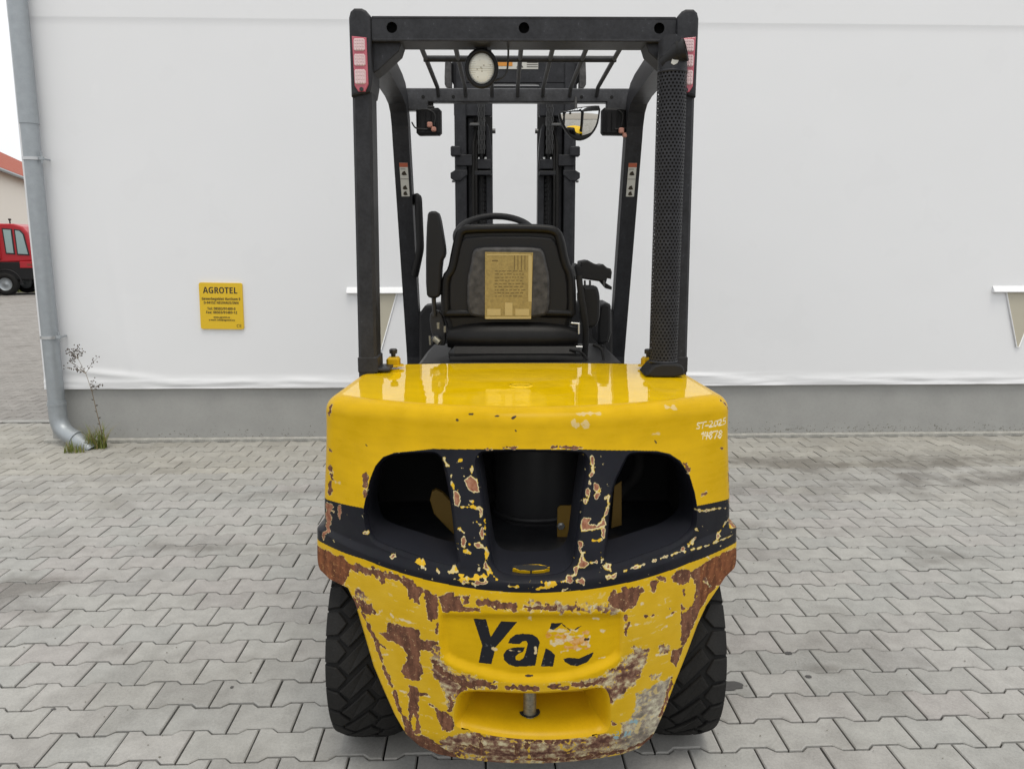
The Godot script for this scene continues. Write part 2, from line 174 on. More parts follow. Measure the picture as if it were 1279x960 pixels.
func area(p: PackedVector2Array) -> float:
	var s := 0.0
	for i in p.size():
		var q := p[(i + 1) % p.size()]
		s += p[i].x * q.y - q.x * p[i].y
	return s * 0.5

func inset(p: PackedVector2Array, t: float) -> PackedVector2Array:
	var r := PackedVector2Array()
	var n := p.size()
	var s := signf(area(p))
	for i in n:
		var a := (p[i] - p[(i + n - 1) % n]).normalized()
		var b := (p[(i + 1) % n] - p[i]).normalized()
		var na := Vector2(-a.y, a.x) * s
		var nb := Vector2(-b.y, b.x) * s
		var m := (na + nb)
		m = m / maxf(0.35, m.length_squared() * 0.5)
		r.append(p[i] + m * t)
	return r

func smooth_poly(p: PackedVector2Array, times := 2) -> PackedVector2Array:
	for k in times:
		var r := PackedVector2Array()
		for i in p.size():
			var a := p[i]
			var b := p[(i + 1) % p.size()]
			r.append(a.lerp(b, 0.25))
			r.append(a.lerp(b, 0.75))
		p = r
	return p

func prism(st: SurfaceTool, poly: PackedVector2Array, xf: Transform3D, z0: float, z1: float, bev := 0.003, smooth := false) -> void:
	# the polygon lies in the x, y plane of xf; front at z1 (towards +z), back at z0
	var rings := []
	if bev > 0.0:
		var i0 := inset(poly, bev)
		rings = [[i0, z0], [poly, z0 + bev], [poly, z1 - bev], [inset(poly, bev * 0.3), z1 - bev * 0.3], [i0, z1]]
	else:
		rings = [[poly, z0], [poly, z1]]
	var n := poly.size()
	var sgn := signf(area(poly))
	st.set_smooth_group(0 if smooth else -1)
	for k in rings.size() - 1:
		for i in n:
			var j := (i + 1) % n
			var e := poly[j] - poly[i]
			var out := xf.basis * Vector3(e.y * sgn, -e.x * sgn, 0)
			var a: PackedVector2Array = rings[k][0]
			var b: PackedVector2Array = rings[k + 1][0]
			quad(st, xf * Vector3(a[i].x, a[i].y, rings[k][1]), xf * Vector3(a[j].x, a[j].y, rings[k][1]), xf * Vector3(b[j].x, b[j].y, rings[k + 1][1]), xf * Vector3(b[i].x, b[i].y, rings[k + 1][1]), out)
	st.set_smooth_group(-1)
	for e in [0, rings.size() - 1]:
		var a: PackedVector2Array = rings[e][0]
		var idx := Geometry2D.triangulate_polygon(a)
		var out := xf.basis * Vector3(0, 0, -1.0 if e == 0 else 1.0)
		for i in range(0, idx.size(), 3):
			tri(st, xf * Vector3(a[idx[i]].x, a[idx[i]].y, rings[e][1]), xf * Vector3(a[idx[i + 1]].x, a[idx[i + 1]].y, rings[e][1]), xf * Vector3(a[idx[i + 2]].x, a[idx[i + 2]].y, rings[e][1]), out)

func arc(c: Vector3, u: Vector3, v: Vector3, a0: float, a1: float, n: int) -> Array:
	var r := []
	for i in n + 1:
		var a := lerpf(a0, a1, float(i) / n)
		r.append(c + u * cos(a) + v * sin(a))
	return r

func bend(pts: Array, r: float, n := 5) -> Array:      # rounds the corners of a path
	var out := [pts[0]]
	for i in range(1, pts.size() - 1):
		var a: Vector3 = pts[i] + (pts[i - 1] - pts[i]).normalized() * r
		var c: Vector3 = pts[i] + (pts[i + 1] - pts[i]).normalized() * r
		for k in n + 1:
			var t := float(k) / n
			out.append(a.lerp(pts[i], t).lerp(pts[i].lerp(c, t), t))
	out.append(pts[-1])
	return out

func text(called: String, words: String, height: float, width: float, m: Material, parent: Node, at: Vector3, bold := true) -> void:
	var t := TextMesh.new()
	var f := SystemFont.new()
	f.font_names = PackedStringArray(["Droid Sans"])
	f.font_weight = 700 if bold else 400
	t.font = f
	t.font_size = 64
	t.pixel_size = height / 46.0
	t.depth = 0.0012
	t.text = words
	var o := shared(called, t, m, parent)
	o.position = at
	o.scale.x = width / maxf(t.get_aabb().size.x, 0.001)

# ---------------------------------------------------------------- materials
func mat(c: Color, rough := 0.6, metal := 0.0) -> StandardMaterial3D:
	var m := StandardMaterial3D.new()
	m.albedo_color = c
	m.roughness = rough
	m.metallic = metal
	return m

func noise_image(seed_: int, freq: float, size: int, octaves := 4, kind := FastNoiseLite.TYPE_SIMPLEX_SMOOTH) -> Image:
	var f := FastNoiseLite.new()
	f.seed = seed_
	f.noise_type = kind
	f.frequency = freq
	f.fractal_octaves = octaves
	return f.get_seamless_image(size, size)

func mix_texture(a: Image, b: Image, lo: float, hi: float, wa: float, speck := 0.0, scuff := 0.0) -> ImageTexture:
	# a grey texture from two noises, between the linear values lo and hi
	var n := a.get_width()
	var da := a.get_data()
	var db := b.get_data()
	var out := PackedByteArray()
	out.resize(n * n * 3)
	var r := RandomNumberGenerator.new()
	r.seed = 5
	for i in n * n:
		var t := wa * da[i] / 255.0 + (1.0 - wa) * db[i] / 255.0
		t = clampf((t - 0.5) * 1.7 + 0.5, 0.0, 1.0)
		var g := lerpf(lo, hi, t)
		if speck > 0.0:
			g *= 1.0 + speck * (r.randf() - 0.5) - (0.22 if r.randf() < 0.012 else 0.0)
		if scuff > 0.0 and db[i] > 205 and da[i] > 150: g = minf(1.0, g + scuff)
		var c := Color(g, g, g).linear_to_srgb()
		out[i * 3] = clampi(int(c.r * 255.0), 0, 255)
		out[i * 3 + 1] = clampi(int(c.g * 255.0), 0, 255)
		out[i * 3 + 2] = clampi(int(c.b * 255.0), 0, 255)
	return ImageTexture.create_from_image(Image.create_from_data(n, n, false, Image.FORMAT_RGB8, out))

func triplanar(m: StandardMaterial3D, tile: float, world := true) -> StandardMaterial3D:
	m.uv1_triplanar = true
	m.uv1_world_triplanar = world
	m.uv1_scale = Vector3.ONE / tile
	return m

func soil(m: StandardMaterial3D, map: Texture2D) -> void:
	m.detail_enabled = true
	m.detail_albedo = map
	m.detail_blend_mode = BaseMaterial3D.BLEND_MODE_MUL
	m.detail_uv_layer = BaseMaterial3D.DETAIL_UV_2
	m.uv2_triplanar = true
	m.uv2_world_triplanar = true
	m.uv2_scale = Vector3.ONE / 8.0

func make_materials() -> void:
	var fine := noise_image(1, 0.09, 512)
	var coarse := noise_image(2, 0.012, 512, 5)
	var conc := mix_texture(fine, coarse, 0.78, 1.0, 0.45, 0.26)
	var fine_t := ImageTexture.create_from_image(fine)
	# where dirt has settled on the paving: oil, tyre tracks and damp, over 8 m of ground
	var dn := 768
	var d1 := noise_image(61, 0.018, dn, 5).get_data()
	var d2 := noise_image(62, 0.06, dn, 4).get_data()
	var d3 := noise_image(63, 0.006, dn, 3).get_data()
	var dirt := PackedByteArray()
	dirt.resize(dn * dn * 4)
	var spots := [[-2.0, 3.30, 0.32, 0.17, 0.55], [-1.75, 3.05, 0.20, 0.09, 0.45], [-1.45, 3.72, 0.30, 0.07, 0.5], [-1.0, 3.70, 0.25, 0.06, 0.35], [-2.3, 4.9, 0.30, 0.10, 0.3], [2.4, 5.1, 1.3, 0.20, 0.55], [3.2, 4.75, 0.9, 0.22, 0.6], [1.9, 4.55, 0.7, 0.16, 0.35], [1.5, 3.9, 0.5, 0.14, 0.3], [2.25, 3.5, 0.25, 0.12, 0.45], [-1.0, 4.6, 0.6, 0.12, 0.3], [0.7, 2.6, 0.3, 0.15, 0.25], [1.12, 2.52, 0.12, 0.05, 0.5]]
	for r in dn:
		for c in dn:
			var i := r * dn + c
			var x := 8.0 * c / dn
			var z := 8.0 * r / dn
			var n1 := (d1[i] - 128) / 128.0
			var n2 := (d2[i] - 128) / 128.0
			var n3 := (d3[i] - 128) / 128.0
			var s := 0.22 * clampf(n1 * 1.2 + n3 * 0.9 + n2 * 0.5, 0.0, 1.0) + 0.10 * clampf(n2 - 0.2, 0.0, 1.0)
			for k in spots:
				var dx: float = absf(fposmod(x - k[0] + 4.0, 8.0) - 4.0) / k[2]
				var dz: float = absf(fposmod(z + k[1] + 4.0, 8.0) - 4.0) / k[3]
				if dx < 2.0 and dz < 2.0:
					s = maxf(s, k[4] * clampf(1.15 - sqrt(dx * dx + dz * dz) + 0.9 * n1 + 0.75 * n2, 0.0, 1.0))
			dirt[i * 4] = 138
			dirt[i * 4 + 1] = 130
			dirt[i * 4 + 2] = 122
			dirt[i * 4 + 3] = clampi(int(s * 255.0), 0, 255)
	var dirt_map := ImageTexture.create_from_image(Image.create_from_data(dn, dn, false, Image.FORMAT_RGBA8, dirt))
	M.paver = []
	var tones := [[0.392, 0.388, 0.368], [0.406, 0.399, 0.379], [0.378, 0.374, 0.356], [0.400, 0.388, 0.371], [0.384, 0.382, 0.365], [0.414, 0.408, 0.387], [0.358, 0.353, 0.336], [0.394, 0.384, 0.367], [0.370, 0.368, 0.352], [0.408, 0.398, 0.380]]
	for t in tones:
		var m := triplanar(mat(lin(t[0], t[1], t[2]), 0.93), 0.63)
		m.albedo_texture = conc
		m.heightmap_enabled = true
		m.heightmap_texture = fine_t
		m.heightmap_scale = 0.08
		soil(m, dirt_map)
		M.paver.append(m)
	var pm := triplanar(mat(lin(1, 1, 1), 0.93), 0.63)
	pm.albedo_texture = conc
	pm.vertex_color_use_as_albedo = true
	soil(pm, dirt_map)
	M.paver_many = pm
	var joint := triplanar(mat(lin(0.021, 0.018, 0.014), 1.0), 0.3)
	joint.albedo_texture = mix_texture(fine, coarse, 0.45, 1.0, 0.6, 0.8)
	M.joint = joint
	var yard := triplanar(mat(lin(0.31, 0.285, 0.25), 0.95), 0.9)
	yard.albedo_texture = conc
	M.yard = yard
	# the hall
	var tarp := triplanar(mat(lin(0.785, 0.793, 0.812), 0.55), 2.6)
	tarp.albedo_texture = mix_texture(coarse, noise_image(7, 0.006, 512, 3), 0.99, 1.0, 0.5)
	tarp.heightmap_enabled = true
	tarp.heightmap_texture = ImageTexture.create_from_image(noise_image(9, 0.004, 512, 3))
	tarp.heightmap_scale = 0.16
	M.tarp = tarp
	var plinth := triplanar(mat(lin(0.355, 0.355, 0.342), 0.75), 1.7)
	plinth.albedo_texture = mix_texture(coarse, fine, 0.90, 1.0, 0.7, 0.03)
	M.plinth = plinth
	var base := triplanar(mat(lin(0.50, 0.49, 0.45), 0.9), 0.5)
	base.albedo_texture = mix_texture(fine, coarse, 0.5, 1.0, 0.5, 0.4)
	M.base_strip = base
	M.dirt = mat(lin(0.16, 0.15, 0.12), 0.95)
	M.beige = mat(lin(0.47, 0.44, 0.355), 0.8)
	var zinc := triplanar(mat(lin(0.37, 0.40, 0.425), 0.46, 0.5), 0.55)
	zinc.albedo_texture = mix_texture(coarse, fine, 0.86, 1.0, 0.75, 0.03)
	M.zinc = zinc
	M.zinc_bright = mat(lin(0.55, 0.56, 0.57), 0.35, 0.8)
	M.sign_yellow = mat(lin(0.72, 0.47, 0.012), 0.45)
	M.print_black = mat(lin(0.03, 0.022, 0.012), 0.6)
	# the forklift
	var powder := triplanar(mat(lin(0.085, 0.087, 0.098), 0.42), 0.5, false)
	powder.albedo_texture = mix_texture(coarse, noise_image(51, 0.06, 512, 5), 0.24, 0.44, 0.6, 0.2, 0.45)
	powder.heightmap_enabled = true
	powder.heightmap_texture = fine_t
	powder.heightmap_scale = 0.02
	powder.metallic_specular = 0.32
	M.powder = powder
	var dusty := triplanar(mat(lin(0.15, 0.153, 0.168), 0.45), 0.4, false)
	dusty.albedo_texture = powder.albedo_texture
	dusty.metallic_specular = 0.4
	M.dusty = dusty
	M.dark = mat(lin(0.018, 0.018, 0.019), 0.5)
	M.black_paint = mat(lin(0.019, 0.020, 0.026), 0.36)
	M.black_paint.metallic_specular = 0.3
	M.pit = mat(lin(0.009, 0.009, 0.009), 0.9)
	M.plastic = mat(lin(0.013, 0.013, 0.014), 0.48)
	M.plastic.metallic_specular = 0.35
	var leather := triplanar(mat(lin(0.009, 0.0085, 0.0085), 0.38), 0.35, false)
	leather.albedo_texture = mix_texture(coarse, fine, 0.55, 1.0, 0.6, 0.1)
	leather.heightmap_enabled = true
	leather.heightmap_texture = fine_t
	leather.heightmap_scale = 0.03
	leather.metallic_specular = 0.35
	M.leather = leather
	var worn := triplanar(mat(lin(0.075, 0.072, 0.072), 0.5), 0.3, false)
	worn.albedo_texture = mix_texture(coarse, noise_image(21, 0.02, 512, 5), 0.25, 1.0, 0.5, 0.1)
	M.worn_grey = worn
	var rub := triplanar(mat(lin(0.021, 0.0205, 0.020), 0.75), 0.4, false)
	rub.albedo_texture = mix_texture(coarse, fine, 0.6, 1.0, 0.5, 0.3)
	rub.heightmap_enabled = true
	rub.heightmap_texture = fine_t
	rub.heightmap_scale = 0.06
	rub.metallic_specular = 0.3
	M.rubber = rub
	M.rubber_deep = mat(lin(0.006, 0.006, 0.006), 0.95)
	var deck := triplanar(mat(lin(0.87, 0.55, 0.003), 1.0), 0.9, false)
	deck.albedo_texture = mix_texture(coarse, noise_image(41, 0.02, 512, 5), 0.86, 1.0, 0.5, 0.03)
	deck.roughness_texture = mix_texture(coarse, noise_image(42, 0.03, 512, 5), 0.0004, 0.003, 0.4)
	deck.heightmap_enabled = true
	deck.heightmap_texture = ImageTexture.create_from_image(noise_image(43, 0.018, 512, 2))
	deck.heightmap_scale = 0.018
	deck.metallic_specular = 0.42
	M.deck = deck
	var yel := triplanar(mat(lin(0.60, 0.36, 0.006), 0.3), 0.5, false)
	yel.albedo_texture = mix_texture(coarse, fine, 0.85, 1.0, 0.7, 0.05)
	yel.metallic_specular = 0.25
	M.yellow = yel
	M.dirty_yellow = mat(lin(0.20, 0.115, 0.010), 0.6)
	M.old_yellow = mat(lin(0.16, 0.092, 0.010), 0.7)
	M.steel = triplanar(mat(lin(0.36, 0.34, 0.27), 0.42, 0.75), 0.09, false)
	M.steel.albedo_texture = mix_texture(fine, coarse, 0.4, 1.0, 0.4, 0.2)
	M.bright = mat(lin(0.6, 0.6, 0.58), 0.3, 0.9)
	M.chain = mat(lin(0.10, 0.10, 0.10), 0.4, 0.7)
	M.mirror = mat(lin(0.86, 0.86, 0.84), 0.03, 1.0)
	M.lens_red = mat(lin(0.46, 0.10, 0.135), 0.16)
	M.lens_pale = mat(lin(0.68, 0.50, 0.51), 0.22)
	var led := triplanar(mat(lin(0.88, 0.88, 0.81), 0.15), 0.05, false)
	M.led = led
	M.led_rib = mat(lin(0.50, 0.48, 0.40), 0.3)
	M.label_white = mat(lin(0.55, 0.54, 0.49), 0.5)
	M.label_orange = mat(lin(0.62, 0.25, 0.03), 0.5)
	M.label_red = mat(lin(0.40, 0.10, 0.05), 0.5)
	var gold := triplanar(mat(lin(0.42, 0.31, 0.10), 0.42, 0.2), 0.2, false)
	gold.albedo_texture = mix_texture(coarse, noise_image(33, 0.03, 512, 3), 0.72, 1.0, 0.5)
	M.gold = gold
	M.gold_light = mat(lin(0.55, 0.43, 0.18), 0.45, 0.2)
	M.gold_dark = mat(lin(0.15, 0.105, 0.03), 0.6)
	M.connector = mat(lin(0.52, 0.25, 0.19), 0.5)
	# beyond the hall
	M.red = mat(lin(0.42, 0.012, 0.022), 0.3)
	M.cab_glass = mat(lin(0.30, 0.40, 0.40), 0.08, 0.2)
	M.stucco = mat(lin(0.80, 0.74, 0.67), 0.9)
	M.roof_tile = mat(lin(0.33, 0.075, 0.04), 0.8)
	M.roof_tile_dark = mat(lin(0.22, 0.05, 0.03), 0.85)
	var grass := mat(lin(0.15, 0.175, 0.035), 0.7)
	grass.cull_mode = BaseMaterial3D.CULL_DISABLED
	grass.backlight_enabled = true
	grass.backlight = Color(0.3, 0.35, 0.12)
	M.grass = grass
	var straw := mat(lin(0.26, 0.21, 0.08), 0.8)
	straw.cull_mode = BaseMaterial3D.CULL_DISABLED
	M.straw = straw
	M.stem = mat(lin(0.17, 0.12, 0.06), 0.8)
	M.seed = mat(lin(0.075, 0.055, 0.04), 0.9)

# ---------------------------------------------------------------- the place
func _ready() -> void:
	rng.seed = 20
	noise.seed = 4
	noise.frequency = 1.0
	# camera
	var cam := Camera3D.new()
	cam.name = "camera"
	cam.fov = 51.28
	cam.near = 0.05
	cam.far = 400.0
	cam.rotation = Vector3(deg_to_rad(-9.76), deg_to_rad(-1.95), 0)
	cam.position = Vector3(0, 1.43, 0)
	add_child(cam)
	cam.current = true
	# overcast sky
	var env := Environment.new()
	var sky := Sky.new()
	var ps := ProceduralSkyMaterial.new()
	ps.sky_top_color = lin(0.97, 0.985, 1.0)
	ps.sky_horizon_color = lin(0.72, 0.74, 0.765)
	ps.sky_curve = 0.25
	ps.ground_bottom_color = lin(0.3, 0.29, 0.27)
	ps.ground_horizon_color = lin(0.5, 0.5, 0.49)
	ps.sun_angle_max = 1.0
	ps.energy_multiplier = 1.0
	sky.sky_material = ps
	env.background_mode = Environment.BG_SKY
	env.sky = sky
	env.background_energy_multiplier = 1.28
	env.ambient_light_source = Environment.AMBIENT_SOURCE_SKY
	env.tonemap_mode = Environment.TONE_MAPPER_LINEAR
	env.tonemap_exposure = 1.0
	env.sdfgi_enabled = true
	env.ssao_enabled = true
	env.ssil_enabled = true
	var we := WorldEnvironment.new()
	we.name = "world_environment"
	we.environment = env
	add_child(we)
	var sun := DirectionalLight3D.new()
	sun.name = "sun"
	sun.light_energy = 0.48
	sun.light_color = Color(1.0, 0.98, 0.94)
	sun.light_angular_distance = 25.0
	sun.shadow_enabled = true
	sun.rotation_degrees = Vector3(-70, 14, 0)
	add_child(sun)
	make_materials()
	build_ground()
	build_hall()
	build_background()
	build_forklift()
	build_small_things()

# ---------------------------------------------------------------- ground
func paver_outline() -> PackedVector2Array:
	var w := 0.0205
	var l := STONE * 0.5 - 0.0026
	var a := STONE * 0.195
	var b := STONE * 0.300
	var g := 0.0041
	return PackedVector2Array([Vector2(-l, g), Vector2(-b, g), Vector2(-a, w + g), Vector2(a, w + g), Vector2(b, g), Vector2(l, g),
		Vector2(l, PITCH + w - g), Vector2(b, PITCH + w - g), Vector2(a, PITCH - g), Vector2(-a, PITCH - g), Vector2(-b, PITCH + w - g), Vector2(-l, PITCH + w - g)])

func paver_mesh() -> ArrayMesh:
	var st := S()
	var xf := Transform3D(Basis(Vector3(1, 0, 0), Vector3(0, 0, -1), Vector3(0, 1, 0)), Vector3.ZERO)   # polygon x, y -> world x, -z; its front up
	var p := paver_outline()
	var top := inset(p, 0.0034)
	var n := p.size()
	for i in n:
		var j := (i + 1) % n
		var e := p[j] - p[i]
		var out := xf.basis * Vector3(e.y, -e.x, 0.0)
		quad(st, xf * Vector3(p[i].x, p[i].y, -0.03), xf * Vector3(p[j].x, p[j].y, -0.03), xf * Vector3(p[j].x, p[j].y, -0.0028), xf * Vector3(p[i].x, p[i].y, -0.0028), out)
		quad(st, xf * Vector3(p[i].x, p[i].y, -0.0028), xf * Vector3(p[j].x, p[j].y, -0.0028), xf * Vector3(top[j].x, top[j].y, 0.0), xf * Vector3(top[i].x, top[i].y, 0.0), out + Vector3(0, 0.05, 0))
	var idx := Geometry2D.triangulate_polygon(top)
	for i in range(0, idx.size(), 3):
		tri(st, xf * Vector3(top[idx[i]].x, top[idx[i]].y, 0), xf * Vector3(top[idx[i + 1]].x, top[idx[i + 1]].y, 0), xf * Vector3(top[idx[i + 2]].x, top[idx[i + 2]].y, 0), Vector3.UP)
	st.generate_normals()
	return st.commit()

func stain(x: float, d: float) -> float:
	# how dirty the paving is at a place: tracks, oil and damp of their own outline
	var s := 0.10 * clampf(noise.get_noise_2d(x * 0.9 + 30.0, d * 1.1) * 1.6 + noise.get_noise_2d(x * 3.1, d * 3.7) * 0.8, 0.0, 1.0)
	for k in [[-1.55, 3.15, 0.28, 0.10, 0.16], [-2.3, 3.0, 0.55, 0.18, 0.36], [-2.45, 2.75, 0.3, 0.14, 0.30], [1.9, 4.6, 1.3, 0.30, 0.27], [2.6, 5.05, 1.4, 0.24, 0.36], [1.1, 4.2, 0.7, 0.22, 0.14], [-0.9, 3.05, 0.35, 0.2, 0.12], [2.7, 3.6, 0.5, 0.2, 0.10]]:
		var q := Vector2((x - k[0]) / k[2], (d - k[1]) / k[3]).length()
		s = maxf(s, k[4] * clampf(1.3 - q + 0.5 * noise.get_noise_2d(x * 2.2, d * 3.0), 0.0, 1.0))
	return s

func build_ground() -> void:
	var st := S()
	quad(st, Vector3(-200, -0.016, 150), Vector3(200, -0.016, 150), Vector3(200, -0.016, -250), Vector3(-200, -0.016, -250), Vector3.UP)
	var ground := obj("ground", st, M.yard)
	tag(ground, "grey brown yard ground reaching to the horizon", "", "", "structure")
	# the paved apron in front of the hall
	var apron := Node3D.new()
	apron.name = "pavement"
	add_child(apron)
	tag(apron, "pale grey pavement of interlocking bone shaped concrete pavers", "", "", "structure")
	st = S()
	quad(st, Vector3(-7, -0.013, 3.5), Vector3(11, -0.013, 3.5), Vector3(11, -0.013, -6.6), Vector3(-7, -0.013, -6.6), Vector3.UP)
	obj("joint_sand", st, M.joint, apron)
	var mesh := paver_mesh()
	var near := []
	var far := []
	var eye := Vector3(0, 1.43, 0)
	for n in range(-38, 34):
		var d0 := 2.068 + PITCH * n
		for k in range(-40, 56):
			var x := 1.0657 + STONE * (k + (0.5 if posmod(n, 2) == 0 else 0.0))
			if x < -6.6 or x > 10.5 or d0 < -3.0 or d0 > 6.55:
				continue
			if d0 > HALL_D - 0.16 and x > -3.20:
				continue
			var at := Vector3(x, 0, -d0)
			var to := at + Vector3(0, 0, -0.08) - eye
			# seen? inside the frame and not behind the forklift
			var c := Basis.from_euler(Vector3(deg_to_rad(-9.76), deg_to_rad(-1.95), 0)).inverse() * to
			var sx := 640.0 + 1000.0 * c.x / -c.z
			var sy := 480.0 - 1000.0 * c.y / -c.z
			var seen: bool = c.z < -0.3 and sx > -50 and sx < 1330 and sy < 1010
			if seen and sx > 440 and sx < 880 and sy < 930:
				seen = false
			if seen:
				near.append([to.length(), at])
			else:
				far.append(at)
	near.sort_custom(func(a, b): return a[0] < b[0])
	var tilt := func() -> Basis:
		return Basis.from_euler(Vector3(rng.randf_range(-0.006, 0.006), rng.randf_range(-0.004, 0.004), rng.randf_range(-0.006, 0.006)))
	var tinted := {}
	for i in near.size():
		var at: Vector3 = near[i][1]
		if i >= 300:
			far.append(at)
			continue
		var s := stain(at.x, -at.z - 0.07)
		var pick := rng.randi() % 10
		var key := "%d_%d" % [pick, int(s * 20.0)]
		if not tinted.has(key):
			var m: StandardMaterial3D = M.paver[pick]
			if int(s * 20.0) > 0:
				m = m.duplicate()
				var f := 1.0 - int(s * 20.0) / 50.0
				var a: Color = m.albedo_color.srgb_to_linear()
				m.albedo_color = lin(a.r * f, a.g * f * 0.985, a.b * f * 0.99)
			tinted[key] = m
		var o := shared("paver", mesh, tinted[key], apron)
		o.transform = Transform3D(tilt.call(), at + Vector3(0, rng.randf_range(-0.0026, 0.0), 0))
	var mm := MultiMesh.new()
	mm.transform_format = MultiMesh.TRANSFORM_3D
	mm.use_colors = true
	mm.mesh = mesh
	mm.instance_count = far.size()
	for i in far.size():
		var at: Vector3 = far[i]
		mm.set_instance_transform(i, Transform3D(tilt.call(), at + Vector3(0, rng.randf_range(-0.0026, 0.0), 0)))
		var g := rng.randf_range(0.355, 0.415) * (1.0 - stain(at.x, -at.z - 0.07) * 0.4)
		var warm := rng.randf_range(0.0, 0.02) + (0.035 if at.z < -5.0 else 0.0)
		mm.set_instance_color(i, Color(g * (1.0 + warm * 0.4), g * 0.98, g * (0.93 - warm)))
	var mi := MultiMeshInstance3D.new()
	mi.name = "pavers_farther_off"
	mi.multimesh = mm
	mi.material_override = M.paver_many
	apron.add_child(mi)
	mi.set_meta("kind", "stuff")
	# stains with an outline of their own, a film on top of the stones
	var oil := mat(lin(0.055, 0.052, 0.05), 0.55)
	for k in [[0.80, 2.415, 0.052, 0.028], [1.078, 2.62, 0.014, 0.010], [1.085, 2.46, 0.012, 0.010], [-1.36, 2.35, 0.008, 0.005], [-0.84, 2.46, 0.006, 0.008]]:
		st = S()
		var ring := []
		for i in 18:
			var a := TAU * i / 18.0
			var w := 1.0 + 0.35 * noise.get_noise_2d(cos(a) * 1.7 + k[0] * 9.0, sin(a) * 1.7)
			ring.append(Vector3(k[0] + cos(a) * k[2] * w, 0.0011, -k[1] - sin(a) * k[3] * w))
		for i in 18:
			tri(st, Vector3(k[0], 0.0012, -k[1]), ring[i], ring[(i + 1) % 18], Vector3.UP)
		obj("oil_stain", st, oil, apron)
	st = S()
	for i in 260:
		var d := rng.randf_range(1.9, 5.8)
		var c := Vector3(rng.randf_range(-0.62, 0.70) * d, 0.0015, -d)
		var r := rng.randf_range(0.0012, 0.0035)
		var ring := []
		for k in 5: ring.append(c + Vector3(cos(k * 1.257) * r * rng.randf_range(0.6, 1.5), 0, sin(k * 1.257) * r * rng.randf_range(0.6, 1.3)))
		for k in 5: tri(st, c + Vector3(0, r * 0.7, 0), ring[k], ring[(k + 1) % 5], Vector3.UP)
	obj("grit", st, M.dirt, apron).set_meta("kind", "stuff")
	# the browner yard beyond the apron
	var yard := Node3D.new()
	yard.name = "yard_pavement"
	add_child(yard)
	tag(yard, "brownish older pavement of the yard behind the hall corner", "", "", "structure")
	st = S()
	quad(st, Vector3(-30, -0.011, -6.60), Vector3(-3.4, -0.011, -6.60), Vector3(-3.4, -0.011, -26), Vector3(-30, -0.011, -26), Vector3.UP)
	obj("joint_sand", st, M.joint, yard)
	var spots := []
	for n in range(0, 130):
		for k in range(0, 75):
			var d0 := 6.72 + PITCH * n
			var x := -3.3 - STONE * (k + (0.5 if n % 2 == 0 else 0.0))
			if x > -0.50 * d0 or x < -0.75 * d0 - 1.4:
				continue
			spots.append(Vector3(x, -0.006, -d0))
	mm = MultiMesh.new()
	mm.transform_format = MultiMesh.TRANSFORM_3D
	mm.use_colors = true
	mm.mesh = mesh
	mm.instance_count = spots.size()
	for i in spots.size():
		mm.set_instance_transform(i, Transform3D(tilt.call(), spots[i] + Vector3(0, rng.randf_range(-0.002, 0.0), 0)))
		var g := rng.randf_range(0.29, 0.335)
		mm.set_instance_color(i, Color(g * 1.0, g * 0.945, g * 0.885))
	mi = MultiMeshInstance3D.new()
	mi.name = "yard_pavers"
	mi.multimesh = mm
	mi.material_override = M.paver_many
	yard.add_child(mi)
	mi.set_meta("kind", "stuff")
	# kerb stones along the edge between the two
	for k in 6:
		st = S()
		box(st, Vector3(-3.75 - k * 0.505, -0.05, -6.66), Vector3(0.5, 0.102, 0.08), 0.004)
		obj("edging_stone", st, M.paver[k % 8], yard)

